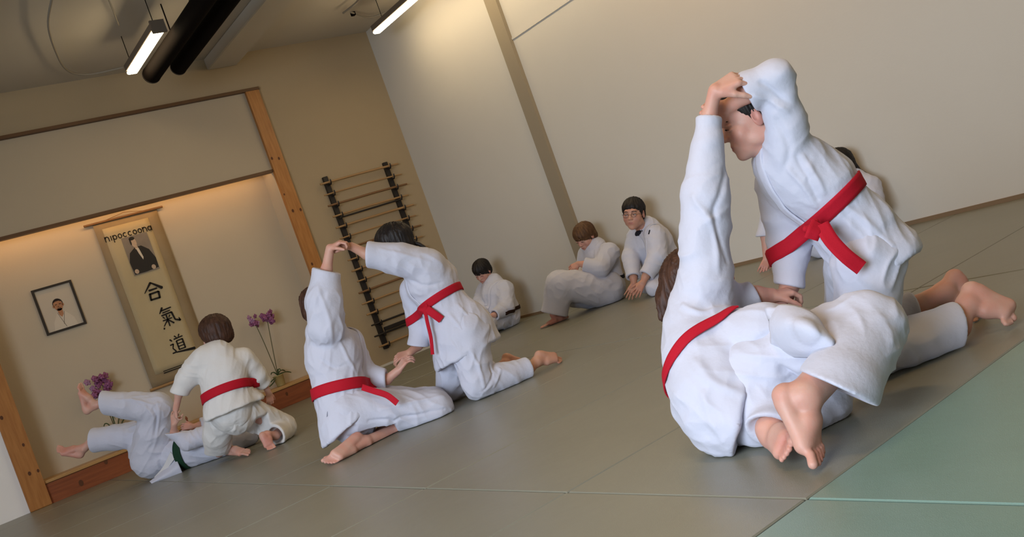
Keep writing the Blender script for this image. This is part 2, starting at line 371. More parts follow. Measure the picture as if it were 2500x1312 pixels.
# re-survey at the scroll's own plane
a_ = onY(225, 555, YS); b_ = onY(375, 950, YS); c_ = onY(375, 510, YS); d_ = onY(490, 790, YS)
X0 = (a_[0]+b_[0])/2; X1 = (c_[0]+d_[0])/2; Z1 = (a_[2]+c_[2])/2; Z0 = b_[2]
ys = YS*S
def srect(name, m_, x0, x1, z0, z1, dy, wob=.003, par=None):
    g_ = []
    for i in range(25):
        z = z0+(z1-z0)*i/24
        g_.append([(x0+(x1-x0)*j/8, ys-dy-wob*math.sin(z*6+j*.5), z) for j in range(9)])
    b = MB(); b.grid(g_, .0012); return b.build(name, m_, sc if par is None else par)
srect('border_silk', M['silk'], X0, X1, Z0, Z1, 0)
pwid = X1-X0
PX0, PX1, PZ0, PZ1 = X0+.11*pwid, X1-.17*pwid, Z0+.07*(Z1-Z0), Z1-.035*(Z1-Z0)
paper = srect('paper', M['paper'], PX0, PX1, PZ0, PZ1, .0022)
b = MB(); b.tube([(X0-.08, ys-.012, Z1+.01), (X1+.06, ys-.012, Z1+.01)], .011, 12); b.build('top_rod', M['stick2'], sc)
b = MB(); b.tube([(X0-.03, ys-.012, Z0-.005), (X1+.03, ys-.012, Z0-.005)], .013, 12); b.build('bottom_rod', M['stick'], sc)
b = MB(); b.tube([(X0+.15*pwid, ys-.012, Z1+.012), ((X0+X1)/2, ys-.012, Z1+.05), (X1-.15*pwid, ys-.012, Z1+.012)], .0025, 6); b.build('hanging_cord', M['stick2'], sc)
def flat(name, m_, polys, par, y, th=.0012):
    """flat printed shapes on the wall plane: polygons of (x, z)"""
    b = MB()
    for P in polys:
        n = len(P); f0 = [(p[0], y, p[1]) for p in P]; f1 = [(p[0], y-th, p[1]) for p in P]
        b.add(f0+f1, [tuple(range(n)), tuple(range(2*n-1, n-1, -1))]+[(i, (i+1) % n, n+(i+1) % n, n+i) for i in range(n)])
    return b.build(name, m_, par)
def ell(cx, cz_, rx, rz, n=18, rot=0):
    return [(cx+rx*math.cos(t)*math.cos(rot)-rz*math.sin(t)*math.sin(rot), cz_+rx*math.cos(t)*math.sin(rot)+rz*math.sin(t)*math.cos(rot)) for t in [2*math.pi*i/n for i in range(n)]]
def stroke(x0, z0, x1, z1, w0, w1=None):
    w1 = w0 if w1 is None else w1
    d = nrm((x1-x0, z1-z0)); n_ = np.array([-d[1], d[0]])
    a, b = np.array([x0, z0]), np.array([x1, z1])
    return [tuple(a+n_*w0/2), tuple(a-d*w0*.3), tuple(a-n_*w0/2), tuple((a+b)/2-n_*(w0+w1)/4), tuple(b-n_*w1/2), tuple(b+d*w1*.25), tuple(b+n_*w1/2), tuple((a+b)/2+n_*(w0+w1)/4)]
yi = ys-.0075
H = Z1-Z0
# portrait photo at the top of the scroll
p0 = onY(290, 575, YS); p1 = onY(392, 652, YS)
fx0, fx1 = PX0+.30*(PX1-PX0), PX0+.86*(PX1-PX0); fz1, fz0 = Z1-.115*H, Z1-.345*H
flat('portrait_photo', M['photo_grey'], [[(fx0, fz0), (fx1, fz0), (fx1, fz1), (fx0, fz1)]], sc, yi)
fw, fh = fx1-fx0, fz1-fz0
flat('robe_print', M['photo_dark'], [[(fx0+.04*fw, fz0+.02*fh), (fx0+.0*fw, fz0+.35*fh), (fx0+.12*fw, fz0+.58*fh), (fx0+.38*fw, fz0+.70*fh), (fx0+.62*fw, fz0+.70*fh), (fx0+.86*fw, fz0+.56*fh), (fx0+1.0*fw, fz0+.30*fh), (fx0+.98*fw, fz0+.05*fh), (fx0+.5*fw, fz0+.02*fh)]], sc, yi-.0013)
flat('face_print', M['photo_skin'], [ell(fx0+.40*fw, fz0+.82*fh, .10*fw, .125*fh)], sc, yi-.0013)
flat('neck_print', M['photo_skin'], [[(fx0+.36*fw, fz0+.75*fh), (fx0+.47*fw, fz0+.75*fh), (fx0+.50*fw, fz0+.64*fh), (fx0+.38*fw, fz0+.64*fh)]], sc, yi-.0016)
for _hx in (.14, .80): flat('hand_print', M['photo_skin'], [ell(fx0+_hx*fw, fz0+.09*fh, .08*fw, .06*fh)], sc, yi-.0026)
flat('hair_print', M['photo_dark'], [ell(fx0+.37*fw, fz0+.93*fh, .11*fw, .045*fh), ell(fx0+.29*fw, fz0+.85*fh, .03*fw, .08*fh)], sc, yi-.0026)
flat('collar_print', M['photo_white'], [[(fx0+.40*fw, fz0+.66*fh), (fx0+.50*fw, fz0+.66*fh), (fx0+.56*fw, fz0+.40*fh), (fx0+.52*fw, fz0+.34*fh), (fx0+.44*fw, fz0+.52*fh)]], sc, yi-.0026)
# brush lettering above the photo (a row of small cursive marks) and the seal line at the foot
# unreadable in the photograph beyond its rhythm
def arc(cx, cz_, rx, rz, a0, a1, n=9): return [(cx+rx*math.cos(math.radians(a0+(a1-a0)*i/n)), cz_+rz*math.sin(math.radians(a0+(a1-a0)*i/n))) for i in range(n+1)]
hw = PX1-PX0; x = PX0-.02*hw; zt = Z1-.098*H; q_ = .022*H; rw = []
for ch in 'nipoccoona':
    w_ = hw*(.060 if ch == 'i' else .108); c_ = x+w_*.42; r_ = w_*.34; t_ = .0085
    if ch == 'o': P = [arc(c_, zt, r_, q_*.55, 0, 360, 12)]
    elif ch == 'c': P = [arc(c_, zt, r_, q_*.55, 50, 310)]
    elif ch == 'n': P = [[(c_-r_, zt+q_*.7), (c_-r_, zt-q_*.7)], arc(c_, zt+q_*.1, r_, q_*.5, 180, 0)+[(c_+r_, zt-q_*.7)]]
    elif ch == 'i': P = [[(c_, zt+q_*.6), (c_, zt-q_*.6)]]
    elif ch == 'p': P = [[(c_-r_, zt+q_*.6), (c_-r_, zt-q_*1.3)], arc(c_, zt, r_, q_*.55, 0, 360, 12)]
    else: P = [arc(c_, zt, r_, q_*.55, 0, 360, 12), [(c_+r_, zt+q_*.6), (c_+r_, zt-q_*.7)]]
    for L_ in P:
        for a_, b_ in zip(L_[:-1], L_[1:]): rw.append(stroke(a_[0], a_[1], b_[0], b_[1], t_))
    x += w_
_o = flat('brush_heading', M['ink'], rw, sc, yi); _o['kind'] = 'stuff'

# the three large characters, stroke by stroke in a unit square (x right, z up)
G1 = [(.5,1,.05,.52,.10,.03),(.5,1,.98,.55,.06,.14),(.30,.60,.72,.62,.09,.07),(.28,.42,.24,.05,.10,.08),(.28,.40,.74,.42,.08,.08),(.74,.42,.70,.05,.10,.08),(.26,.08,.70,.08,.08,.08)]
G2 = [(.34,1,.12,.74,.09,.04),(.24,.86,.80,.90,.07,.06),(.28,.74,.70,.77,.06,.05),(.18,.62,.74,.66,.07,.07),(.74,.66,.80,.25,.09,.07),(.80,.25,1.05,.14,.07,.10),(1.05,.14,1.02,.30,.09,.03),
      (.42,.58,.42,.02,.07,.06),(.16,.36,.66,.38,.06,.05),(.22,.54,.30,.44,.06,.04),(.60,.55,.52,.44,.06,.04),(.40,.34,.12,.08,.07,.04),(.44,.34,.68,.10,.05,.08),(.10,.0,.06,-.06,.08,.06)]
G3 = [(.42,1.0,.50,.90,.07,.05),(.70,1.02,.62,.90,.07,.04),(.34,.84,.86,.88,.07,.06),(.44,.72,.44,.24,.07,.07),(.44,.72,.80,.74,.06,.06),(.80,.74,.80,.24,.08,.07),(.46,.56,.78,.57,.05,.05),(.46,.41,.78,.42,.05,.05),(.44,.25,.80,.26,.06,.06),
      (.12,.88,.20,.78,.09,.06),(.04,.60,.22,.62,.07,.06),(.22,.62,.12,.40,.07,.05),(.12,.40,.24,.22,.06,.07),(.02,.16,.24,.18,.07,.08),(.24,.16,1.30,.06,.07,.14)]
def glyph(name, G, px_, py_, w_, h_):
    o = onY(px_, py_, YS); P = [stroke(o[0]+a*w_-w_/2, o[2]+b*h_-h_/2, o[0]+c*w_-w_/2, o[2]+d*h_-h_/2, e*w_*1.15, f*w_*1.15) for a, b, c, d, e, f in G]
    flat(name, M['ink'], P, sc, yi)
gw = .255*S*.92
glyph('brush_character', G1, 374, 712, gw*1.05, gw*1.0)
glyph('brush_character', G2, 410, 773, gw*1.0, gw*1.1)
glyph('brush_character', G3, 436, 842, gw*.95, gw*1.05)
sx = onY(400, 912, YS)
flat('foot_print', M['ink'], [stroke(sx[0], sx[2], sx[0]+.30, sx[2]+.0, .010, .006), stroke(sx[0], sx[2]+.018, sx[0]+.33, sx[2]+.018, .007, .007)], sc, yi)

# ------------------------------------------------------------------ framed portrait
YFm = AD-.02
a_ = onY(72, 710, YFm); b_ = onY(118, 820, YFm); c_ = onY(172, 685, YFm); d_ = onY(213, 790, YFm)
x0, x1 = (a_[0]+b_[0])/2, (c_[0]+d_[0])/2; z1, z0 = (a_[2]+c_[2])/2, (b_[2]+d_[2])/2
pf = empty('framed_portrait', ((x0+x1)/2, YFm*S, (z0+z1)/2), 'black framed portrait of a smiling man beside the scroll', 'picture')
b = MB(); t = .02; y = AD*S
for lo, hi in (((x0, y-.02, z0), (x0+t, y, z1)), ((x1-t, y-.02, z0), (x1, y, z1)), ((x0+t, y-.02, z0), (x1-t, y, z0+t)), ((x0+t, y-.02, z1-t), (x1-t, y, z1))): b.box(lo, hi)
b.build('frame', M['frame'], pf)
b = MB(); b.box((x0+t, y-.006, z0+t), (x1-t, y-.001, z1-t)); b.build('print', M['photo_paper'], pf)
cx, cz_ = (x0+x1)/2, (z0+z1)/2+.02; yy = y-.0065
flat('robe_print', M['photo_white'], [[(cx-.10, z0+t), (cx-.085, z0+t+.07), (cx-.03, cz_-.06), (cx+.0, cz_-.10), (cx+.035, cz_-.06), (cx+.095, z0+t+.08), (cx+.11, z0+t)]], pf, yy)
flat('face_print', M['photo_skin2'], [ell(cx, cz_+.005, .040, .055), [(cx-.022, cz_-.03), (cx+.022, cz_-.03), (cx+.02, cz_-.085), (cx, cz_-.11), (cx-.018, cz_-.085)], ell(cx-.042, cz_, .008, .014), ell(cx+.042, cz_, .008, .014)], pf, yy-.0013)
hp_ = [(cx-.043, cz_+.01)]+[(cx+.045*math.cos(t_), cz_+.015+.052*math.sin(t_)) for t_ in [math.pi-i*math.pi/10 for i in range(11)]]+[(cx+.043, cz_+.01), (cx+.036, cz_+.032), (cx+.015, cz_+.043), (cx-.015, cz_+.043), (cx-.036, cz_+.032)]
flat('hair_print', M['lash'], [hp_], pf, yy-.0026)
flat('features_print', M['lash'], [stroke(cx-.026, cz_+.012, cx-.008, cz_+.012, .005), stroke(cx+.008, cz_+.012, cx+.026, cz_+.012, .005), stroke(cx-.014, cz_-.024, cx+.014, cz_-.024, .005), stroke(cx-.006, cz_-.008, cx+.006, cz_-.008, .004)], pf, yy-.0027)
flat('lapel_print', M['photo_grey'], [stroke(cx-.028, cz_-.065, cx+.01, z0+t+.01, .004), stroke(cx+.032, cz_-.065, cx-.005, z0+t+.04, .004)], pf, yy-.0014)

# ------------------------------------------------------------------ weapon rack
rk = empty('weapon_rack', U(6.45, YB, 1.5), 'black wall rack of two toothed uprights beside the alcove', 'rack')
YR = YB-.035
def upright(top, bot):
    a = onY(*top, YR); b_ = onY(*bot, YR); x = (a[0]+b_[0])/2
    b = MB(); b.box((x-.026, (YB-.05)*S, b_[2]), (x+.026, YB*S-.001, a[2]), .003); u = b.build('upright', M['blackwood'], rk)
    return x, a[2], b_[2], u
uxl, zt_, zb_, u1 = upright((789, 433), (948, 850))
uxr, _, _, u2 = upright((934, 398), (1090, 800))
NP = 16; zs = [zt_-.085-(zt_-zb_-.12)*k/(NP-1) for k in range(NP)]
for ux, par in ((uxl, u1), (uxr, u2)):
    for z in zs:
        b = MB(); yb_ = (YB-.05)*S
        b.tube([(ux+.012, yb_+.005, z-.012), (ux+.012, yb_-.05, z-.014), (ux+.012, yb_-.065, z+.004), (ux+.012, yb_-.068, z+.035)], [.009, .009, .008, .006], 8)
        b.build('peg', M['blackwood'], par)
# the sticks: (row, left overhang, right overhang, radius, material)
rodspec = {0: (.10, .13, .0125, 'stick'), 1: (.10, .13, .009, 'stick'), 2: (.10, .15, .0125, 'stick2'), 3: (.09, .12, .011, 'stick'), 4: (.10, .14, .0125, 'stick'), 5: (.10, .12, .009, 'stick'),
           6: (.09, .14, .012, 'stick2'), 7: (.10, .11, .010, 'stick'), 8: (.10, .12, .012, 'stick'), 9: (.08, .12, .010, 'stick'), 10: (.11, .12, .0125, 'stick2'), 11: (.12, .11, .010, 'stick'),
           12: (.11, .1, .012, 'stick'), 13: (.10, .12, .011, 'blackwood'), 14: (.11, .1, .011, 'blackwood'), 15: (.10, .12, .012, 'stick')}
ordn = ['topmost', 'second', 'third', 'fourth', 'fifth', 'sixth', 'seventh', 'eighth', 'ninth', 'tenth', 'eleventh', 'twelfth', 'thirteenth', 'fourteenth', 'fifteenth', 'lowest']
for k, (lo_, ro_, r_, mm) in rodspec.items():
    z = zs[k]+.011; y = (YB-.05)*S-.030; random.seed(k)
    b = MB(); x0, x1 = uxl-lo_, uxr+ro_
    pts = [(x0+(x1-x0)*t, y, z+.006*math.sin(math.pi*t)*(1 if mm != 'blackwood' else -.5)+random.uniform(-.001, .001)) for t in np.linspace(0, 1, 9)]
    b.tube(pts, [r_*.82, r_*.95]+[r_]*6+[r_*.9], 10)
    o = b.build('wooden_stick', M[mm]); tag(o, ('%s %s stick of the wall rack, counted from the top' % (ordn[k], {'stick': 'pale oak', 'stick2': 'darker brown', 'blackwood': 'black'}[mm])), 'stick', 'practice sticks on the wall rack')
b = MB(); z = zs[3]-.018; b.tube([(uxl-.02, (YB-.05)*S-.045, z), (uxr+.02, (YB-.05)*S-.045, z+.004)], .010, 10); tag(b.build('wooden_stick', M['blackwood']), 'slim black stick hung just under the fourth stick of the rack', 'stick', 'practice sticks on the wall rack')
b = MB(); z = zs[14]+.048; b.box((uxl+.03, (YB-.05)*S-.05, z-.022), (uxr+.02, (YB-.05)*S-.02, z+.022), .006); tag(b.build('sword_case', M['blackwood']), 'thick flat black case lying low on the wall rack', 'case')

# ------------------------------------------------------------------ orchids on the platform
def orchid(pot_px, name_label, tips, cluster, seed, leaves, hpot=None):
    random.seed(seed)
    YO = YB+.22
    q = onY(*pot_px, YO); base = np.array([q[0], YO*S, ST*S])
    t = empty('potted_orchid', base, name_label, 'plant')
    ph = .115; r = .055
    b = MB(); b.lathe(base, [(0, .001), (r*.78, .001), (r*.80, .006), (r*.98, ph-.008), (r*1.05, ph-.006), (r*1.05, ph), (r*.95, ph), (r*.92, ph-.012), (0, ph-.014)]); b.build('pot', M['pot'], t)
    b = MB(); b.lathe(base, [(0, ph-.006), (r*.5, ph-.004), (r*.9, ph-.011)], 16); b.build('potting_bark', M['soil'], t)
    top = base+np.array([0, 0, ph-.008])
    for (dx, dz, yy_) in leaves:
        n = 9; P = []
        for i in range(n):
            s = i/(n-1); c = top+np.array([dx*s, yy_*s, dz*math.sin(s*2.2)*1.1-.25*abs(dx)*s*s])
            wd = .024*math.sin(math.pi*min(.97, .12+.88*s))**.7
            P.append([c+np.array([0, -wd, .006]), c+np.array([0, 0, -.002]), c+np.array([0, wd, .006])])
        b = MB(); b.grid(P, .002); b.build('leaf', M['leaf'], t)
    for si, (tip, cl) in enumerate(zip(tips, cluster)):
        e = onY(*tip, YO); e[1] -= .01
        mid = (top*.45+e*.55)+np.array([0, -.01, .03])
        b = MB(); b.tube(catmull([top, mid, e], 16), [.0045]*16, 7); b.build('flower_stem', M['stem'], t)
        for k in range(cl[0]):
            c = e+np.array([random.uniform(-1, 1)*cl[1], random.uniform(-.05, .03), random.uniform(-1, 1)*cl[2]])
            fd = nrm([random.uniform(-.6, .6), -1, random.uniform(-.4, .4)])
            e1 = nrm(np.cross(fd, [0, 0, 1])); e2 = np.cross(e1, fd); rr = random.uniform(.024, .034)
            fm = M['petal2'] if (k % 3 == 2 and si == 0) else M['petal']
            b = MB()
            for a in range(5):
                an = a*2*math.pi/5+random.uniform(-.1, .1)+math.pi/2
                d = math.cos(an)*e1+math.sin(an)*e2; s_ = -math.sin(an)*e1+math.cos(an)*e2
                P = [[c+d*rr*u-s_*rr*.42*w_+fd*(.004-.01*u), c+d*rr*u+fd*(.006-.004*u*u), c+d*rr*u+s_*rr*.42*w_+fd*(.004-.01*u)] for u, w_ in ((.08, .25), (.4, .9), (.75, 1), (1.0, .35))]
                b.grid(P, .0012)
            b.tube([c, c+fd*.012], [.006, .003], 6)
            b.build('flower', fm, t)
    return t
orchid((683, 930), 'potted purple orchid with two stems in a brass pot beside the right alcove post', [(620, 786), (651, 778)], [(9, .040, .055), (15, .055, .055)], 3,
       [(.14, .02, -.01), (.10, .045, .03), (-.10, -.01, -.02), (-.14, -.04, -.03), (.03, .06, -.05), (-.05, .05, .04)])
orchid((296, 1085), 'potted dark purple orchid partly hidden behind the raised legs of the child on the floor', [(238, 945), (248, 938)], [(15, .070, .085), (14, .065, .080)], 8,
       [(.20, .16, -.01), (-.30, .10, -.02), (.13, .18, .03), (.02, .20, -.03), (-.09, .16, .03)])

# ------------------------------------------------------------------ distance-field modelling for bodies and cloth
F32 = np.float32
class Sdf:
    def __init__(s, k=.015): s.p = []; s.k = k; s.segs = []
    def _add(s, fn, lo, hi, op, k): s.p.append((fn, np.asarray(lo, float), np.asarray(hi, float), op, s.k if k is None else k)); return s
    def rc(s, a, b, ra, rb, k=None, flat=None, op='u'):
        """tapered limb between two points; flat=(axis, factor) squeezes or widens the section along an axis"""
        a = np.asarray(a, float); b = np.asarray(b, float)
        if flat is not None: n, f = nrm(flat[0]), flat[1]; A = np.eye(3)+(1/f-1)*np.outer(n, n); sc = min(1, f); ext = max(1, f)
        else: A = np.eye(3); sc = 1; ext = 1
        a2, b2 = A@a, A@b; ba = b2-a2; L2 = max(ba@ba, 1e-10); dr = rb-ra
        A_ = A.astype(F32); a2_ = a2.astype(F32); ba_ = ba.astype(F32); ident = flat is None
        def fn(P):
            q = (P if ident else P@A_.T)-a2_
            t = np.clip(q@ba_/L2, 0, 1); d = q-t[:, None]*ba_
            return (np.sqrt((d*d).sum(1))-(ra+dr*t))*sc
        R = max(ra, rb)*ext
        if op == 'u': s.segs.append((a, b, max(ra, rb)))
        return s._add(fn, np.minimum(a, b)-R, np.maximum(a, b)+R, op, k)
    def chain(s, pts, k=None, flat=None):
        """pts = [(position, radius)...]"""
        for (a, ra), (b, rb) in zip(pts[:-1], pts[1:]): s.rc(a, b, ra, rb, k, flat)
        return s
    def el(s, c, rad, ax=None, k=None, op='u'):
        c = np.asarray(c, float).astype(F32); rad = np.asarray(rad, float); ax = np.eye(3) if ax is None else np.array([nrm(x) for x in ax])
        A = (ax/rad[:, None]).astype(F32); B = (ax/(rad**2)[:, None]).astype(F32)
        def fn(P):
            q = P-c; k0 = np.sqrt(((q@A.T)**2).sum(1)); k1 = np.sqrt(((q@B.T)**2).sum(1))
            return k0*(k0-1)/np.maximum(k1, 1e-6)
        R = rad.max(); return s._add(fn, c-R, c+R, op, k)
    def cc(s, a, b, ra, rb, k=None, op='u', flat=None):
        """capped cone with flat ends"""
        a = np.asarray(a, float); b = np.asarray(b, float)
        if flat is not None: n, f = nrm(flat[0]), flat[1]; A = np.eye(3)+(1/f-1)*np.outer(n, n); sc = min(1, f); ext = max(1, f)
        else: A = np.eye(3); sc = 1; ext = 1
        a2, b2 = A@a, A@b; L = np.linalg.norm(b2-a2); u = (b2-a2)/L; A_ = A.astype(F32); a_ = a2.astype(F32); u_ = u.astype(F32); sl = (rb-ra)/L; cs = 1/math.sqrt(1+sl*sl)
        def fn(P):
            q = P@A_.T-a_; t = q@u_; rr = np.sqrt(np.maximum((q*q).sum(1)-t*t, 0)); dr = (rr-(ra+sl*t))*cs; dz = np.abs(t-L/2)-L/2
            return (np.minimum(np.maximum(dr, dz), 0)+np.sqrt(np.maximum(dr, 0)**2+np.maximum(dz, 0)**2))*sc
        R = max(ra, rb)*ext; return s._add(fn, np.minimum(a, b)-R, np.maximum(a, b)+R, op, k)
    def plane(s, p, n, k=.004, within=None):
        """cut away the side the normal points to (optionally only inside a ball: centre, radius)"""
        n = nrm(n).astype(F32); p = np.asarray(p, float).astype(F32)
        def fn(P):
            d = -((P-p)@n)
            if within is not None: d = np.maximum(d, np.sqrt(((P-np.asarray(within[0], float).astype(F32))**2).sum(1))-within[1])
            return d
        return s._add(fn, p-9, p+9, 's', k)
    def sub(s, other, k=None):
        lo, hi = other.bounds(); s.segs += other.segs
        return s._add(lambda P: other.ev(P), lo, hi, 'u', k)
    def bounds(s):
        L = [(l, h) for _, l, h, op, _ in s.p if op == 'u']; return np.min([l for l, _ in L], 0), np.max([h for _, h in L], 0)
    def ev(s, P):
        d = np.full(len(P), 9., F32)
        if not len(P): return d
        plo, phi = P.min(0), P.max(0)
        for fn, lo, hi, op, k in s.p:
            if op == 'u':
                if (lo-.12 > phi).any() or (hi+.12 < plo).any(): continue
                e = fn(P); h = np.maximum(k-np.abs(d-e), 0)/k; d = np.minimum(d, e)-h*h*k*F32(.25)
            elif op == 's':
                if (lo-.05 > phi).any() or (hi+.05 < plo).any(): continue
                e = -fn(P); h = np.maximum(k-np.abs(d-e), 0)/k; d = np.maximum(d, e)+h*h*k*F32(.25)
        return d.astype(F32)
    def grad(s, P, e=.004):
        P = np.asarray(P, F32); g = np.stack([s.ev(P+np.array(v, F32))-s.ev(P-np.array(v, F32)) for v in ((e, 0, 0), (0, e, 0), (0, 0, e))], 1)
        return g/np.maximum(np.linalg.norm(g, axis=1, keepdims=True), 1e-9)
    def mesh(s, res, floor_z=.003):
        B = 8; bs = res*B
        lo, hi = s.bounds(); lo = lo-res*3; hi = hi+res*3; lo[2] = max(lo[2], floor_z-res*3)
        nb = np.ceil((hi-lo)/bs).astype(int)+1
        # coarse pass: per-block field at the block centre
        gx, gy, gz = np.meshgrid(*[np.arange(n) for n in nb], indexing='ij'); bi = np.stack([gx.ravel(), gy.ravel(), gz.ravel()], 1)
        cen = (lo+(bi+.5)*bs).astype(F32); order = np.lexsort((bi[:, 2]//3, bi[:, 1]//3, bi[:, 0]//3))
        dc = np.empty(len(cen), F32); 
        for ch in np.array_split(order, max(1, len(order)//400)): dc[ch] = s.ev(cen[ch])
        act = np.abs(dc) < bs*1.15+.012
        n = nb*B+1; D = np.full(n, 1., F32)
        # sign fill of inactive blocks
        Db = np.repeat(np.repeat(np.repeat(np.where(dc < 0, -1., 1.).reshape(nb), B, 0), B, 1), B, 2); D[:-1, :-1, :-1] = Db
        off = np.stack(np.meshgrid(*[np.arange(B+1)]*3, indexing='ij'), -1).reshape(-1, 3)
        ab = bi[act]; key = (ab//4)@np.array([1000000, 1000, 1]); o = np.argsort(key, kind='stable'); ab = ab[o]; key = key[o]
        cuts = np.nonzero(np.diff(key))[0]+1
        for grp in np.split(ab, cuts):
            I = (grp[:, None, :]*B+off[None]).reshape(-1, 3); P = (lo+I*res).astype(F32)
            v = s.ev(P); v = np.maximum(v, floor_z-P[:, 2]); D[I[:, 0], I[:, 1], I[:, 2]] = v
        return surface_net(D, lo, res)
def surface_net(D, lo, res):
    S_ = D < 0
    nx, ny, nz = D.shape
    c = S_[:-1, :-1, :-1].astype(np.uint8)
    for a, b, d in ((1,0,0),(0,1,0),(0,0,1),(1,1,0),(1,0,1),(0,1,1),(1,1,1)): c = c+S_[a:nx-1+a, b:ny-1+b, d:nz-1+d]
    I = np.argwhere((c > 0) & (c < 8)); vid = np.full(c.shape, -1, np.int32); vid[I[:, 0], I[:, 1], I[:, 2]] = np.arange(len(I))
    cor = np.array([[0,0,0],[1,0,0],[0,1,0],[1,1,0],[0,0,1],[1,0,1],[0,1,1],[1,1,1]])
    v = np.stack([D[I[:, 0]+a, I[:, 1]+b, I[:, 2]+d] for a, b, d in cor], 1)
    acc = np.zeros((len(I), 3)); cnt = np.zeros(len(I))
    for i, j in ((0,1),(2,3),(4,5),(6,7),(0,2),(1,3),(4,6),(5,7),(0,4),(1,5),(2,6),(3,7)):
        m = (v[:, i] < 0) != (v[:, j] < 0); t = np.where(m, v[:, i]/np.where(m, v[:, i]-v[:, j], 1), 0)
        acc += m[:, None]*(cor[i]+(cor[j]-cor[i])*t[:, None]); cnt += m
    V_ = lo+(I+acc/np.maximum(cnt, 1)[:, None])*res
    Q = []
    for ax in range(3):
        sl = [slice(None)]*3; s2 = [slice(None)]*3; sl[ax] = slice(0, -1); s2[ax] = slice(1, None)
        A = S_[tuple(sl)]; Bm = S_[tuple(s2)]; E_ = np.argwhere(A != Bm)
        u, w_ = [(1, 2), (2, 0), (0, 1)][ax]
        ok = (E_[:, u] > 0) & (E_[:, w_] > 0) & (E_[:, u] < D.shape[u]-1) & (E_[:, w_] < D.shape[w_]-1); E_ = E_[ok]
        ins = A[E_[:, 0], E_[:, 1], E_[:, 2]]
        eu = np.zeros(3, int); eu[u] = 1; ew = np.zeros(3, int); ew[w_] = 1
        q = [vid[tuple((E_-a*eu-b*ew).T)] for a, b in ((1, 1), (0, 1), (0, 0), (1, 0))]
        q = np.stack(q, 1); q[~ins] = q[~ins][:, ::-1]; Q.append(q)
    Q = np.concatenate(Q); Q = Q[(Q >= 0).all(1)]
    return V_.astype(F32), Q.astype(np.int32)
def vnormals(V_, Q):
    n = np.cross(V_[Q[:, 2]]-V_[Q[:, 0]], V_[Q[:, 3]]-V_[Q[:, 1]]); N = np.zeros_like(V_)
    for k in range(4):
        for a in range(3): N[:, a] += np.bincount(Q[:, k], n[:, a], len(V_)).astype(F32)
    return N/np.maximum(np.linalg.norm(N, axis=1, keepdims=True), 1e-9)
def relax(V_, Q, it=2, lam=.5):
    for _ in range(it):
        acc = np.zeros_like(V_); cnt = np.zeros(len(V_), F32)
        for a, b in ((0, 1), (1, 2), (2, 3), (3, 0)):
            for i, j in ((a, b), (b, a)):
                cnt += np.bincount(Q[:, i], minlength=len(V_)).astype(F32)
                for x in range(3): acc[:, x] += np.bincount(Q[:, i], V_[Q[:, j], x], len(V_)).astype(F32)
        V_ = V_+lam*(acc/np.maximum(cnt, 1)[:, None]-V_)
    return V_.astype(F32)
def vnoise(P, seed=0):
    i = np.floor(P).astype(np.int64); f = (P-i); f = f*f*(3-2*f)
    def h(a, b, c):
        n = (a*73856093) ^ (b*19349663) ^ (c*83492791) ^ (seed*2654435761); n = (n ^ (n >> 13))*1274126177; n = n ^ (n >> 16)
        return ((n & 0xffff)/65535.).astype(F32)
    r = 0
    for a in (0, 1):
        for b in (0, 1):
            for c in (0, 1):
                r = r+h(i[:, 0]+a, i[:, 1]+b, i[:, 2]+c)*(f[:, 0] if a else 1-f[:, 0])*(f[:, 1] if b else 1-f[:, 1])*(f[:, 2] if c else 1-f[:, 2])
    return r
def ridge(n, p=2.2): return (1-np.abs(2*n-1))**p
def fold_disp(V_, segs, seed, amp, cross=.045, along=.16, diag=.6):
    """cloth folds: ridged noise in the frame of the nearest limb, short wavelength along it and long around it; creases run slanting"""
    W_ = np.zeros(len(V_), F32); D_ = np.zeros(len(V_), F32)
    for si, (a, b, r) in enumerate(segs):
        L = np.linalg.norm(b-a)
        ax = nrm(b-a) if L > .02 else np.array([0, 0, 1.]); t = np.clip((V_-a)@ax, 0, max(L, .02)); d = np.linalg.norm(V_-(a+t[:, None]*ax), axis=1)-r
        w_ = np.exp(-np.maximum(d+.01, 0)/.018); m = w_ > .02
        if not m.any(): continue
        e1 = nrm(np.cross(ax, [.3, .8, .5])); e2 = np.cross(ax, e1); q = V_[m]-a
        qa, q1, q2 = q@ax, q@e1, q@e2
        wide = r > .085
        if wide: P1 = np.stack([qa/along+si*3, (q1+.35*qa)/cross, (q2-.3*qa)/cross], 1)          # drape along the torso
        else: P1 = np.stack([(qa+diag*q1)/cross+si*3, q1/along, q2/along+5], 1)                    # rings around limbs
        n1 = ridge(vnoise(P1, seed)); P2 = np.stack([(qa-diag*q2)/(cross*1.9), q1/(along*.8)+9, q2/(along*.8)], 1)
        n2 = ridge(vnoise(P2, seed+7), 1.6)
        D_[m] += w_[m]*(n1*.55+n2*.6-.42); W_[m] += w_[m]
    return amp*D_/np.maximum(W_, 1e-3)
def snapped(sdf, P):
    P = np.asarray(P, float)
    for _ in range(6): d = sdf.ev(P.astype(F32)); P = P-sdf.grad(P)*np.clip(d, -.05, .05)[:, None]
    return P
def strokes_disp(V_, strokes, sdf):
    """single creases: (points, width, height)"""
    D_ = np.zeros(len(V_), F32)
    for pts, wd, am in strokes:
        P = snapped(sdf, catmull(pts, 14)); best = np.full(len(V_), 9., F32); tt = np.zeros(len(V_), F32)
        for i in range(len(P)-1):
            a, b = P[i], P[i+1]; ab = b-a; t = np.clip((V_-a)@ab/max(ab@ab, 1e-9), 0, 1); d = np.linalg.norm(V_-(a+t[:, None]*ab), axis=1); m = d < best
            best[m] = d[m]; tt[m] = (i+t[m])/(len(P)-1)
        D_ += am*np.exp(-(best/wd)**2)*np.sin(np.pi*np.clip(.12+.8*tt, 0, 1))**.5
    return D_
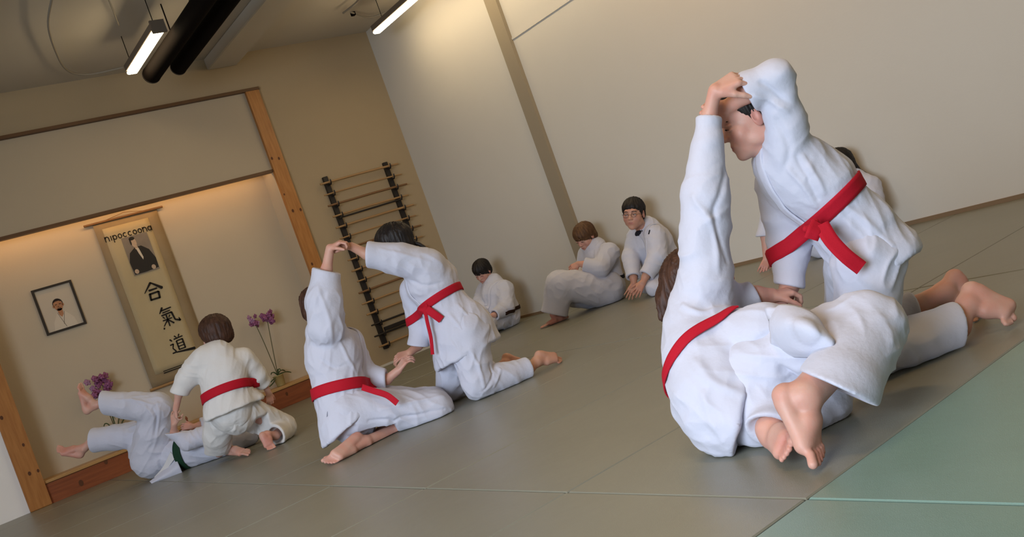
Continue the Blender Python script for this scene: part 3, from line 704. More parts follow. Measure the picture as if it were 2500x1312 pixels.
def cloth_obj(name, sdf, res, m, parent, seed=1, amp=.008, cross=.045, along=.16, strokes=(), smooth=3, cuffs=(), floor_z=.003, extra=None):
    V_, Q = sdf.mesh(res, floor_z); V_ = relax(V_, Q, smooth); N = vnormals(V_, Q)
    d = fold_disp(V_, sdf.segs, seed, amp, cross, along)
    for c, r in cuffs: d *= np.clip((np.linalg.norm(V_-c, axis=1)-1.4*r)/.05, .06, 1)
    if strokes: d = d+strokes_disp(V_, strokes, sdf)
    V_ = relax(V_+N*d[:, None], Q, 1, .4); V_[:, 2] = np.maximum(V_[:, 2], floor_z)
    if extra is not None:
        ev, ef = extra; n0 = len(V_); V_ = np.vstack([V_, np.asarray(ev, F32)]); Q = np.vstack([Q, np.asarray(ef, np.int32)+n0])
    return link(name, np_mesh(name, V_, Q), m, parent)
def ribbon(name, pts, width, thick, m, parent, snap=None, off=.002, n=60, wdir=None, closed=False, wprof=None, taut=0):
    """a belt or collar band: a closed strip along a path, laid on the surface of a field"""
    P = catmull(pts, n) if not closed else np.asarray(pts, float)
    n = len(P)
    if snap is not None:
        for _ in range(5):
            d = snap.ev(P.astype(F32)); g = snap.grad(P); P = P-g*(d-off)[:, None]
        N = snap.grad(P)
    else: N = None
    if taut:
        for _ in range(taut):
            Q_ = P.copy(); Q_[1:-1] = .5*P[1:-1]+.25*(P[:-2]+P[2:])
            if closed: Q_[0] = .5*P[0]+.25*(P[-1]+P[1]); Q_[-1] = .5*P[-1]+.25*(P[-2]+P[0])
            P = Q_
        if snap is not None:
            d = snap.ev(P.astype(F32)); g = snap.grad(P); P = P-g*np.minimum(d-off, 0)[:, None]; N = snap.grad(P)
            for _ in range(6):
                N2 = N.copy(); N2[1:-1] = N[1:-1]+N[:-2]+N[2:]; N = N2/np.linalg.norm(N2, axis=1, keepdims=True)
    T = np.gradient(P, axis=0)
    if closed: T = np.roll(P, -1, 0)-np.roll(P, 1, 0)
    T /= np.maximum(np.linalg.norm(T, axis=1, keepdims=True), 1e-9)
    if N is None:
        wd = np.asarray(wdir if wdir is not None else CU, float)
        Wv = np.array([nrm((wd[i] if wd.ndim == 2 else wd)-T[i]*((wd[i] if wd.ndim == 2 else wd)@T[i])) for i in range(n)]); N = np.cross(T, Wv)
    else: Wv = np.cross(N, T); Wv /= np.maximum(np.linalg.norm(Wv, axis=1, keepdims=True), 1e-9)
    vs = []; fs = []
    prof = [(-1, 0), (-.96, 1), (-.5, 1.15), (0, 1.0), (.5, 1.15), (.96, 1), (1, 0)]
    for i in range(n):
        ws = width*(1 if wprof is None else wprof(i/(n-1)))/2
        for a, b in prof: vs.append(P[i]+Wv[i]*a*ws+N[i]*thick*b)
        for a, b in reversed(prof[1:-1]): vs.append(P[i]+Wv[i]*a*ws-N[i]*thick*.6)
    k = len(prof)+len(prof)-2
    for i in range(n if closed else n-1):
        j = (i+1) % n
        for a in range(k): b = (a+1) % k; fs.append((i*k+a, i*k+b, j*k+b, j*k+a))
    b = MB(); b.add(vs, fs, True)
    if not closed: b.add(vs[:k], [tuple(range(k-1, -1, -1))]); b.add(vs[-k:], [tuple(range(k))])
    return b.build(name, m, parent)
def belt_ring(c, axis, snap, r0, n=72, start=None):
    """points where a plane through c cuts the jacket, found from outside"""
    ax = nrm(axis); e1 = nrm(np.cross(ax, [.21, .3, .93])); e2 = np.cross(ax, e1); P = []
    ang = np.linspace(0, 2*math.pi, n, endpoint=False); dirs = np.cos(ang)[:, None]*e1+np.sin(ang)[:, None]*e2
    r = np.full(n, r0, float)
    for _ in range(30):
        d = snap.ev((c+dirs*r[:, None]).astype(F32)); r = r-np.clip(d-.001, -.02, .05)*.8
    for _ in range(5): rs = (np.roll(r, 1)+np.roll(r, -1)+r)/3; r = np.maximum(r, rs)*.5+rs*.5
    return c+dirs*r[:, None]

# ------------------------------------------------------------------ anatomy
def head_frame(c, fwd, up):
    f = nrm(fwd); u = nrm(np.asarray(up)-f*(np.asarray(up)@f)); r = np.cross(f, u); return np.asarray(c, float), r, f, u
def add_head(sd, c, fwd, up, s=1.0, neck=None, nr=.045, jaw=1.0):
    c, r, f, u = head_frame(c, fwd, up); L = lambda x, y, z: c+(r*x+f*y+u*z)*s; ax = (r, f, u); h = Sdf(.02)
    h.el(L(0, -.014, .036), np.array((.072, .090, .076))*s, ax)
    h.el(L(0, .022, -.022), np.array((.058, .066, .080))*s, ax, k=.03*s)
    h.el(L(0, .050, -.072), np.array((.036*jaw, .036, .034))*s, ax, k=.03*s)         # jaw
    h.el(L(0, .072, -.094), np.array((.019, .017, .015))*s, ax, k=.018*s)            # chin
    for q in (-1, 1):
        h.el(L(q*.038, .052, -.030), np.array((.026, .026, .028))*s, ax, k=.02*s)    # cheek
        h.el(L(q*.050, .005, -.060), np.array((.018, .035, .025))*s, ax, k=.02*s)    # jaw angle
    h.el(L(0, .074, .030), np.array((.046, .016, .013))*s, ax, k=.015*s)             # brow
    for q in (-1, 1): h.el(L(q*.031, .094, .006), np.array((.019, .015, .011))*s, ax, k=.010*s, op='s')
    h.rc(L(0, .082, .014), L(0, .101, -.024), .0065*s, .0098*s, k=.012*s)            # nose
    for q in (-1, 1): h.el(L(q*.012, .092, -.027), np.array((.0075, .009, .0075))*s, ax, k=.006*s)
    for q in (-1, 1): h.el(L(q*.0065, .100, -.036), np.array((.0035, .005, .004))*s, ax, k=.003*s, op='s')
    for q in (-1, 1): h.el(L(q*.031, .0725, .0095), np.array((.0175, .0165, .0085))*s, ax, k=.004*s)     # upper lids
    for q in (-1, 1): h.el(L(q*.031, .0735, -.0045), np.array((.0160, .0135, .0055))*s, ax, k=.005*s)    # lower lids
    h.el(L(0, .080, -.058), np.array((.026, .014, .016))*s, ax, k=.012*s)            # muzzle
    h.rc(L(-.017, .086, -.0535), L(.017, .086, -.0535), .0048*s, .0048*s, k=.005*s, flat=None)
    h.rc(L(-.013, .087, -.0650), L(.013, .087, -.0650), .0056*s, .0056*s, k=.005*s)
    h.rc(L(-.022, .092, -.0593), L(.022, .092, -.0593), .0016*s, .0016*s, k=.003*s, op='s')
    for q in (-1, 1):                                                                # ears
        e = Sdf(.004*s); eo = L(q*.074, -.008, -.006); e.el(eo, np.array((.009, .018, .031))*s, (nrm(r+f*q*-.3), nrm(f+u*.0), u), k=.004)
        e.el(L(q*.083, -.003, .002), np.array((.006, .010, .018))*s, ax, k=.004*s, op='s'); h.sub(e, k=.006*s)
    if neck is not None: h.rc(L(0, -.022, -.045), neck, nr*s*1.0, nr*s*1.12, k=.03*s)
    sd.sub(h, k=.012); sd.segs = []
    return (c, r, f, u, s)
def face_parts(hf, body, iris_down=0.0, eyes=True, brow=None, closed=False):
    c, r, f, u, s = hf; L = lambda x, y, z: c+(r*x+f*y+u*z)*s
    if not eyes: return
    for q in (-1, 1):
      if not closed:
        b = MB(); n = 12; cen = L(q*.031, .0700, .002); R = .0145*s
        for i in range(n//2+1):
            pass
        P = [[cen+R*(math.cos(a)*math.sin(t)*r+math.sin(a)*math.sin(t)*u+math.cos(t)*f) for a in np.linspace(0, 2*math.pi, 17)] for t in np.linspace(.02, 1.5, 9)]
        b.grid(P); e = b.build('eye', M['eye'], body)
        g = nrm(f*1-u*iris_down); e1 = r; e2 = np.cross(g, e1); b = MB()
        P = [[cen+(R+.0006)*(math.sin(t)*(math.cos(a)*e1+math.sin(a)*e2)+math.cos(t)*g) for a in np.linspace(0, 2*math.pi, 13)] for t in (.01, .2, .42)]
        b.grid(P); b.build('iris', M['iris'], e)
      if True:
        b = MB(); pts = [L(q*(.031+x), y, z+(-.004 if closed else 0)) for x, y, z in ((-.016, .0835, .002), (-.008, .0885, .0058), (0, .0900, .0070), (.008, .0885, .0058), (.017, .0815, .001))]
        b.tube(catmull(pts, 12), [.0006*s, .0011*s]+[.0016*s]*8+[.0011*s, .0006*s], 6); b.build('eyelash', M['lash'], body)
        b = MB(); pts = [L(q*x, y, z) for x, y, z in ((.014, .0905, .024), (.028, .0900, .0285), (.042, .0820, .0265), (.050, .0730, .021))]
        b.tube(catmull(pts, 12), [.0012*s]+[.0024*s]*8+[.002*s, .0014*s, .0008*s], 6); b.build('eyebrow', brow or M['lash'], body)
def hair_obj(hf, m, parent, style='short', res=.004, seed=1, name='hair', extra=(), trim=False):
    c, r, f, u, s = hf; L = lambda x, y, z: c+(r*x+f*y+u*z)*s; ax = (r, f, u); h = Sdf(.012)
    if style == 'short':
        h.el(L(0, -.016, .042), np.array((.080, .099, .083))*s, ax); h.el(L(0, -.045, -.010), np.array((.070, .060, .062))*s, ax, k=.02)
        h.el(L(0, .085, -.036), np.array((.165, .079, .083))*s, ax, op='s', k=.006); h.el(L(0, .012, -.085), np.array((.13, .062, .074))*s, ax, op='s', k=.008)
    elif style == 'bowl':
        h.el(L(0, -.012, .036), np.array((.092, .108, .092))*s, ax); h.el(L(0, -.030, -.020), np.array((.090, .082, .070))*s, ax, k=.02)
        h.el(L(0, .100, -.062), np.array((.066, .075, .070))*s, ax, op='s', k=.006); h.plane(L(0, 0, -.070), -u, k=.02)
    elif style == 'fringe':
        h.el(L(0, -.012, .038), np.array((.086, .104, .088))*s, ax); h.el(L(0, -.042, -.018), np.array((.076, .066, .066))*s, ax, k=.02)
        h.el(L(0, .095, -.058), np.array((.080, .080, .072))*s, ax, op='s', k=.006); h.el(L(0, .020, -.095), np.array((.14, .055, .062))*s, ax, op='s', k=.008)
    elif style == 'long':
        h.el(L(0, -.014, .038), np.array((.086, .105, .088))*s, ax); h.rc(L(0, -.055, -.01), L(0, -.085, -.14), .070*s, .045*s, k=.03, flat=(f, .7)); h.rc(L(0, -.085, -.14), L(0, -.10, -.24), .045*s, .012*s, k=.03, flat=(f, .6))
        h.el(L(0, .088, -.045), np.array((.080, .075, .080))*s, ax, op='s', k=.006)
    if trim: h.plane(L(0, .006, 0), f, k=.006, within=(L(0, .075, -.01), .092*s))
    for a_, b_, r1_, r2_ in extra: h.rc(a_, b_, r1_, r2_, k=.03)
    V_, Q = h.mesh(res, 0.0); V_ = relax(V_, Q, 2); N = vnormals(V_, Q)
    q = V_-L(0, -.03, .10); a = np.arctan2(q@r, q@f); dn = -(q@u)/s
    n = ridge(vnoise(np.stack([a*9/ (1), dn*14, q@f*8], 1), seed), 1.2)*.6+ridge(vnoise(np.stack([a*26, dn*10, q@f*6+4], 1), seed+3), 1.1)*.4
    V_ = V_+N*((n-.4)*.014*s)[:, None]
    return link(name, np_mesh(name, V_, Q), m, parent)
def add_hand(sd, w_, fd, pn, th, s=1.0, curl=40, spread=8, thumb=35, wr=.021):
    """w_ wrist, fd finger direction, pn the way the palm faces, th the direction of the thumb edge"""
    w_ = np.asarray(w_, float); fd = nrm(fd); pn = nrm(np.asarray(pn)-fd*(np.asarray(pn)@fd)); lt = np.cross(fd, pn); lt = lt*(1 if lt@np.asarray(th) > 0 else -1)
    h = Sdf(.006); P = lambda x, y, z: w_+(lt*x+fd*y+pn*z)*s
    for x in (-.024, -.008, .009, .025): h.rc(P(x*.55, .006, 0), P(x, .066, -.001), .013*s, .0105*s, k=.010*s)
    h.rc(P(.018, .016, .006), P(.026, .040, .008), .012*s, .011*s, k=.010*s)
    L_ = (.056, .066, .071, .064)
    for i, x in enumerate((-.026, -.009, .008, .025)):
        d = nrm(fd+lt*math.tan(math.radians(spread))*(i-1.5)*.6); p = P(x, .068+(0, .004, .006, .003)[i], 0); an = 0
        r_ = (.0072, .0080, .0083, .0080)[i]
        for j, (fr, ci) in enumerate(((.46, .75), (.30, 1.0), (.24, .7))):
            an += math.radians(curl*ci); dd = d*math.cos(an)+pn*math.sin(an); q = p+dd*L_[i]*fr*s
            h.rc(p, q, (r_-.0006*j)*s, (r_-.0006*(j+1))*s, k=.003*s); p = q
    a = math.radians(thumb); d1 = nrm(fd*math.cos(a)+lt*math.sin(a)+pn*.35); p0 = P(.020, .014, .004); p1 = p0+d1*.036*s; d2 = nrm(d1+pn*.35+fd*.35); p2 = p1+d2*.027*s; p3 = p2+nrm(d2+pn*.3+fd*.2)*.020*s
    h.rc(p0, p1, .0125*s, .0100*s, k=.008*s); h.rc(p1, p2, .0098*s, .0088*s, k=.004*s); h.rc(p2, p3, .0088*s, .0075*s, k=.003*s)
    sd.sub(h, k=.008*s)
def add_foot(sd, ankle, heel, ball, toe, lat, s=1.0, big=1):
    """ankle, heel, ball of the foot and toe tip as points; lat the sideways direction (towards the big toe if big=+1)"""
    ankle, heel, ball, toe = [np.asarray(x, float) for x in (ankle, heel, ball, toe)]; fd = nrm(ball-heel); lat = nrm(np.asarray(lat)-fd*(np.asarray(lat)@fd)); up = nrm((ankle-heel)-fd*((ankle-heel)@fd))
    h = Sdf(.012*s); h.rc(heel, heel+fd*.02*s, .026*s, .026*s); h.rc(ankle, heel+up*.012*s, .031*s, .027*s, k=.02*s)
    mid = ankle*.45+ball*.55+up*.006*s
    h.rc(ankle, mid, .032*s, .025*s, k=.02*s, flat=(lat, 1.05))
    for x, rr in ((-.024, .0150), (-.008, .0165), (.010, .0175), (.024, .0180)):
        b = ball+lat*x*s*big; h.rc(mid+lat*x*.6*s*big, b, .022*s, rr*s, k=.016*s); h.rc(heel+fd*.02*s+lat*x*.4*s, b-up*.001, .020*s, rr*s, k=.014*s)
    td = nrm(toe-ball); Lt = np.linalg.norm(toe-ball)
    for i, (x, r_, l_) in enumerate(((.028, .0125, 1.0), (.009, .0085, .98), (-.005, .0080, .88), (-.018, .0075, .76), (-.029, .0075, .62))):
        a = ball+lat*x*.95*s*big+td*.008*s; b = a+(td*1.0+lat*x*1.5*big)*(Lt*l_-r_*s); m_ = (a+b)/2+up*.006*s
        h.rc(a, m_, (r_+.001)*s, r_*.92*s, k=.006*s); h.rc(m_, b, r_*.92*s, r_*s, k=.0025*s)
    for q in (-1, 1): h.el(ankle+lat*.029*s*q+up*.0, np.array((.011, .011, .011))*s, k=.012*s)
    sd.sub(h, k=.014*s)

# ------------------------------------------------------------------ a person from joints given as (pixel x, pixel y, depth, radius in pixels)
def pt(j): return W(j[0], j[1], j[2])
def pr(j): return (pt(j), px(j[3], j[2]))
class Person:
    def __init__(s, label, group=None, res=.006, anchor=None, skin='skin', gi='gi', size=.85, seed=1):
        s.res = res; s.body = Sdf(.02); s.jk = Sdf(.02); s.tr = Sdf(.02); s.size = size; s.seed = seed; s.cuffs = []; s.tcuffs = []; s.strokes = []; s.tstrokes = []
        g = anchor; s.root = empty('person', (g[0], g[1], 0), label, 'person', group); s.m_skin = M[skin]; s.m_gi = M[gi]; s.extra = []; s.after = []
    def torso(s, pts, flat=None, skin=.78):
        ch = [pr(j) for j in pts]; s.jk.chain(ch, k=.03, flat=flat); s.body.chain([(p, r*skin) for p, r in ch], k=.03, flat=flat); s.tch = ch; return s
    def arm(s, sh, el, cuff, wrist, hand=None, hollow=True, k=.040, skin=(.040, .034, .024), cut=None, toward=None):
        z = s.size; A = Sdf(.02); a, ra = pr(sh); b, rb = pr(el); c, rc_ = pr(cuff); w_ = pt(wrist); d = nrm(c-b) if cut is None else nrm(cut)
        A.rc(a, b, ra, rb); A.rc(b, c, rb, rc_); A.rc(c, c+nrm(c-b)*rc_*.9, rc_, rc_*1.02); A.cc(c, c+d*.25, rc_*2.2, rc_*2.2, op='s', k=.007)
        if hollow: ax_ = nrm(c-b); A.rc(c-ax_*.05, c+ax_*rc_*1.6, rc_*.66, rc_*.84, op='s', k=.004)
        s.jk.sub(A, k=k); s.cuffs.append((c, rc_))
        r0, r1, r2 = min(skin[0]*z, ra*.72), min(skin[1]*z, rb*.70), min(skin[1]*.92*z, rc_*.60)
        s.body.rc(a, b, r0, r1); s.body.rc(b, c, r1, r2); s.body.rc(c, w_, r2, min(skin[2]*z, r2*1.02))
        if hand: add_hand(s.body, w_, **hand)
    def leg(s, hip, knee, hem, ankle, foot=None, skin=(.062, .047, .033), k=.03, cut=None, hollow=True, kcut=.003, route=True):
        z = s.size; A = Sdf(.02); a, ra = pr(hip); b, rb = pr(knee); c, rc_ = pr(hem); w_ = pt(ankle); d = nrm(c-b) if cut is None else nrm(cut)
        A.rc(a, b, ra, rb); A.rc(b, c, rb, rc_); A.rc(c, c+nrm(c-b)*rc_*.9, rc_, rc_*1.02); A.cc(c, c+d*.25, rc_*2.2, rc_*2.2, op='s', k=.007)
        if hollow: ax_ = nrm(c-b); A.rc(c-ax_*.05, c+ax_*rc_*1.6, rc_*.70, rc_*.86, op='s', k=.004)
        s.tr.sub(A, k=k); s.tcuffs.append((c, rc_))
        r1 = min(skin[1]*z, rb*.72); m_ = c if route else b*.45+w_*.55; r2 = min(skin[1]*.86*z, rc_*.66)
        s.body.rc(a, b, min(skin[0]*z, ra*.74), r1); s.body.rc(b, m_, r1, r2); s.body.rc(m_, w_, r2, min(skin[2]*z, r2*1.05))
        if foot: add_foot(s.body, w_, *[pt(q) for q in foot['p']], lat=foot['lat'], s=foot.get('s', z), big=foot.get('big', 1))
    def build(s, amp=.008, tamp=.008, bres=None, jcross=.045, tcross=.045, tint=()):
        bres = bres or s.res*.62
        V_, Q = s.body.mesh(bres); V_ = relax(V_, Q, 1, .35)
        me = np_mesh('body', V_, Q); at = me.attributes.new('tint', 'FLOAT', 'POINT'); t = np.zeros(len(V_), F32)
        hf = s.hf; c, r, f, u, hs = hf
        L = lambda x, y, z: c+(r*x+f*y+u*z)*hs
        q = (V_-c)/hs; lx, ly, lz = q@r, q@f, q@u
        lip = np.exp(-((lx/.021)**4))*np.exp(-(((lz+.0595)/.0095)**4))*(ly > .075)*.75; t = np.maximum(t, lip)
        for q_ in (-1, 1): t = np.maximum(t, .42*np.exp(-(((lx-q_*.042)/.018)**2+((lz+.028)/.018)**2))*(ly > .03)); t = np.maximum(t, .35*(np.abs(lx) > .072)*(np.abs(lz) < .04)*(np.abs(ly) < .03))
        for p, rr, a_ in tint: t = np.maximum(t, a_*np.exp(-(np.linalg.norm(V_-p, axis=1)/rr)**2))
        at.data.foreach_set('value', t.astype(F32)); body = link('body', me, s.m_skin, s.root); s.bodyo = body
        s.jacket = cloth_obj('jacket', s.jk, s.res, s.m_gi, s.root, s.seed, amp, cross=jcross, cuffs=s.cuffs, strokes=s.strokes)
        s.trousers = cloth_obj('trousers', s.tr, s.res, s.m_gi, s.root, s.seed+20, tamp, cross=tcross, cuffs=s.tcuffs, strokes=s.tstrokes)
        return s
    def belt(s, c, axis, m, width=.038, r0=.16, off=.004, name='belt', field=None):
        fd_ = field or s.jk; ring = belt_ring(c, axis, fd_, r0); return ribbon(name, ring, width, .0035, M[m], s.root, snap=fd_, off=off+.004, closed=True, taut=6)
    def tail(s, pts, width, m, wdir=None, snap=False, name='belt_end', parent=None, off=.008):
        return ribbon(name, [pt(p) for p in pts], width, .003, M[m], parent or s.root, snap=s.jk if snap else None, off=off, n=30, wdir=wdir)
    def collar(s, pts, width=.036, off=.003, name='collar_band', n=60):
        return ribbon(name, [pt(p) for p in pts], width, .0035, s.m_gi, s.jacket, snap=s.jk, off=off, n=n)
def knot(parent, c, fdir, m, s=.02, ax=None):
    h = Sdf(.006); f = nrm(fdir); a = nrm(np.cross(f, [.2, .1, 1.])) if ax is None else nrm(ax); b = np.cross(f, a)
    h.el(c, (s*.75, s*1.1, s*.95), (f, a, b)); h.rc(c-a*s*1.2+b*s*.3, c+a*s*1.2-b*s*.3, s*.5, s*.5, flat=(f, .8)); h.rc(c-b*s*1.0-a*s*.4, c+b*s*.9+a*s*.4, s*.42, s*.42, flat=(f, .8))
    V_, Q = h.mesh(.0025, -9); return link('belt_knot', np_mesh('belt_knot', V_, Q), M[m], parent)
def slab(name, rows, m, parent, thick=.006, n=24, seed=3, amp=.004, sub=None):
    """a hanging cloth flap: rows of (x, y, depth) control points"""
    R = [catmull([pt(p) for p in r], n) for r in rows]; C = np.array([catmull([R[i][j] for i in range(len(R))], n) for j in range(n)])
    fl = C.reshape(-1, 3); d = (ridge(vnoise(fl/np.array([.05, .05, .12]), seed))-.4)*amp; N = np.cross(np.gradient(C, axis=0), np.gradient(C, axis=1)); N /= np.maximum(np.linalg.norm(N, axis=2, keepdims=True), 1e-9)
    C = C+N*d.reshape(n, n, 1); b = MB(); b.grid(C, thick); return b.build(name, m, parent)

# ------------------------------------------------------------------ foreground pair
def pixplane(p, q, side):
    n = nrm(np.cross(ray(*p), ray(*q))); m_ = ray(*side); return n if n@m_ > 0 else -n
def chk(name, *js):
    for j in js:
        p = pt(j); print('CHK', name, j, 'z=%.3f' % p[2])
# the boy who bends forward
A = Person('boy with red belt kneeling in the right foreground, bending forward, arm bent over his head', res=.0048, anchor=onZ(2130, 905, 0), size=.92, seed=11)
A.torso([(1893, 400, 3.95, 50), (1942, 420, 3.95, 86), (1993, 458, 3.95, 90), (2032, 502, 3.95, 76), (2085, 560, 3.96, 86)], flat=(CF, 1.2), skin=.72)
sk = Sdf(.03); sk.chain([pr(j) for j in ((2040, 512, 3.95, 74), (2085, 560, 3.96, 88), (2140, 640, 3.96, 102), (2160, 700, 3.96, 108))], flat=(CF, 1.15), k=.03)
sk.rc(pt((2150, 585, 3.95)), pt((2232, 606, 3.93)), px(62, 3.95), px(10, 3.95), k=.03)
hemA = pixplane((2250, 603), (2110, 702), (2200, 760)); sk.plane(pt((2200, 640, 3.95)), hemA, k=.004)
A.jk.sub(sk, k=.02)
A.jk.rc(pt((1866, 395, 4.0)), pt((1880, 440, 4.02)), px(22, 4), px(12, 4), k=.015)
A.arm((1928, 368, 3.86, 54), (1891, 188, 3.76, 41), (1822, 226, 3.80, 48), (1778, 262, 3.88), dict(fd=V(-1, .22, .0), pn=V(.15, .5, -.85), th=V(0, 1, 0), s=.98, curl=62, thumb=55), skin=(.045, .036, .026))
A.arm((1905, 450, 4.12, 56), (1926, 600, 4.12, 47), (1927, 700, 4.06, 34), (1912, 728, 4.02), dict(fd=V(-.75, .5, -.2), pn=V(.1, .9, .2), th=V(-.3, -.3, -.9), s=.9, curl=55, thumb=40), skin=(.042, .034, .026), cut=V(-.2, .97, 0))
A.leg((2120, 640, 3.86, 84), (2120, 862, 3.80, 60), (2336, 798, 3.86, 57), (2362, 745, 3.89), dict(p=[(2374, 708, 3.91), (2455, 756, 3.86), (2466, 792, 3.82)], lat=V(.75, -.45, .55), s=1.0), cut=V(1, -.04, 0))
A.leg((2100, 640, 4.12, 80), (2078, 835, 4.18, 58), (2232, 750, 4.2, 36), (2303, 715, 4.2), dict(p=[(2333, 676, 4.22), (2384, 748, 4.2), (2394, 792, 4.14)], lat=V(-.7, .2, -.6), s=.95), skin=(.062, .047, .036), cut=V(1, -.25, 0))
A.tr.chain([pr(j) for j in ((2080, 560, 3.96, 66), (2112, 640, 3.98, 88))], flat=(CF, 1.15), k=.04)
A.body.rc(pt((2100, 600, 3.98)), pt((2112, 650, 3.98)), px(60, 4), px(66, 4), flat=(CF, 1.15))
A.hf = add_head(A.body, pt((1833, 290, 3.93)), V(-.89, .45, .14), V(-.45, -.89, .02), 1.0, neck=pt((1893, 385, 3.95)), nr=.046)
A.strokes += [([pt((1890, 300, 3.72)), pt((1925, 360, 3.72)), pt((1900, 430, 3.75))], .010, -.006), ([pt((1915, 420, 3.74)), pt((1960, 470, 3.74)), pt((1985, 530, 3.74))], .008, .007), ([pt((1965, 380, 3.74)), pt((2000, 440, 3.72)), pt((2015, 480, 3.72))], .008, .007),
              ([pt((1945, 380, 3.74)), pt((1975, 450, 3.72)), pt((1995, 510, 3.72))], .006, -.006), ([pt((2060, 500, 3.7)), pt((2120, 530, 3.7)), pt((2190, 590, 3.7))], .010, .007), ([pt((2050, 540, 3.7)), pt((2110, 590, 3.7)), pt((2150, 640, 3.7))], .010, .006),
              ([pt((1860, 200, 3.68)), pt((1900, 235, 3.68)), pt((1935, 250, 3.68))], .009, -.009), ([pt((1850, 240, 3.68)), pt((1890, 262, 3.68)), pt((1930, 275, 3.68))], .007, .007)]
A.build(amp=.018, tamp=.016, bres=.0032, tint=[(pt((2374, 700, 3.97)), .03, .5), (pt((2333, 668, 4.22)), .03, .5), (pt((2465, 780, 3.9)), .03, .45), (pt((1720, 265, 3.88)), .03, .4)])
face_parts(A.hf, A.bodyo, .5, closed=True); hair_obj(A.hf, M['hair_black'], A.bodyo, 'short', .0035, 2, trim=True)
A.belt(pt((2030, 503, 3.95)), V(.70, .71, -.16), 'red', .050, .17)
kA = pt((1990, 560, 3.76)); knot(A.root, kA, -CF, 'red', .022)
A.tail([(1998, 545, 3.74), (1988, 565, 3.72), (1980, 584, 3.73)], .044, 'red', wdir=V(.9, .3))
A.tail([(2005, 548, 3.73), (2030, 588, 3.70), (2065, 625, 3.68), (2103, 655, 3.68)], .046, 'red', wdir=V(.75, -.65))
A.collar([(1880, 335, 3.98), (1864, 362, 3.92), (1864, 400, 3.90), (1884, 455, 3.90), (1920, 515, 3.92), (1965, 560, 3.92)], .040)

# the sitting partner seen from behind
B = Person('red-belted child sitting low in the right foreground, back turned, one arm straight up', res=.0048, anchor=onZ(1790, 1105, 0), size=.92, seed=23)
B.torso([(1712, 700, 3.86, 56), (1712, 770, 3.82, 78), (1712, 830, 3.78, 90), (1722, 880, 3.72, 98)], flat=(CF, .95), skin=.72)
pv = Sdf(.03); pv.chain([pr(j) for j in ((1722, 870, 3.72, 98), (1762, 960, 3.64, 122), (1785, 1005, 3.58, 112), (1830, 1030, 3.5, 96))], k=.03)
pv.plane(pt((1815, 980, 3.5)), pixplane((1846, 861), (1793, 1117), (1950, 1000)), k=.004)
B.jk.sub(pv, k=.02)
fp = Sdf(.02); fp.chain([pr(j) for j in ((1775, 835, 3.68, 72), (1870, 812, 3.56, 66), (1935, 825, 3.48, 52))], k=.02)
B.jk.sub(fp, k=.03)
B.arm((1722, 690, 3.80, 64), (1722, 475, 3.80, 52), (1731, 284, 3.80, 28), (1746, 222, 3.76), dict(fd=V(.85, -.48, -.15), pn=V(.30, .66, .68), th=V(0, .3, -1), s=1.02, curl=58, spread=14, thumb=34), skin=(.046, .038, .030), cut=V(.06, -1, 0))
B.arm((1758, 725, 3.93, 50), (1800, 742, 3.96, 44), (1845, 722, 3.96, 36), (1884, 722, 3.98), dict(fd=V(1, -.2, .1), pn=V(0, .9, .2), th=V(0, 0, -1), s=.9, curl=50), skin=(.040, .034, .026))
B.leg((1850, 905, 3.55, 86), (2122, 798, 3.36, 84), (2046, 950, 3.14, 96), (1966, 968, 3.09), dict(p=[(1911, 968, 3.10), (1974, 1082, 3.05), (2003, 1130, 3.00)], lat=V(-.75, .1, -.6), s=1.0), cut=V(-.42, .90, 0), skin=(.062, .058, .048), route=False)
B.leg((1810, 985, 3.60, 96), (2015, 975, 3.50, 60), (1880, 1048, 3.34, 48), (1888, 1052, 3.34), dict(p=[(1878, 1068, 3.36), (1912, 1086, 3.16), (1924, 1106, 3.08)], lat=V(.4, -.9, .1), s=.95), cut=V(-.2, .6, -.75))
B.tr.chain([pr(j) for j in ((1800, 970, 3.6, 98), (1860, 1010, 3.5, 88))], k=.03)
B.body.rc(pt((1780, 960, 3.62)), pt((1800, 1000, 3.6)), px(80, 3.6), px(70, 3.6))
B.hf = add_head(B.body, pt((1712, 690, 4.0)), V(.92, -.35, .15), V(-.35, -.92, 0), 1.0, neck=pt((1712, 745, 3.88)), nr=.045)
B.strokes += [([pt((1700, 480, 3.74)), pt((1735, 560, 3.74)), pt((1740, 660, 3.74))], .010, .008), ([pt((1760, 420, 3.76)), pt((1735, 520, 3.74)), pt((1750, 640, 3.76))], .009, -.008), ([pt((1660, 740, 3.7)), pt((1720, 770, 3.68)), pt((1800, 755, 3.75))], .009, .008),
              ([pt((1690, 800, 3.6)), pt((1760, 780, 3.62)), pt((1830, 770, 3.6))], .008, -.007), ([pt((1690, 870, 3.5)), pt((1740, 930, 3.45)), pt((1810, 960, 3.4))], .014, .008), ([pt((1700, 960, 3.4)), pt((1730, 1040, 3.4)), pt((1780, 1090, 3.4))], .014, .007), ([pt((1830, 870, 3.45)), pt((1860, 830, 3.42)), pt((1920, 800, 3.4))], .012, -.010)]
B.build(amp=.018, tamp=.017, bres=.0032, tint=[(pt((1925, 1085, 3.12)), .035, .6), (pt((1911, 975, 3.1)), .03, .3), (pt((2000, 1120, 3.0)), .025, .4)])
face_parts(B.hf, B.bodyo, 0); hair_obj(B.hf, M['hair_brown'], B.bodyo, 'long', .004, 5, extra=[(pt((1668, 672, 4.02)), pt((1630, 735, 4.0)), .050, .032), (pt((1632, 730, 4.0)), pt((1618, 776, 3.98)), .032, .010)])
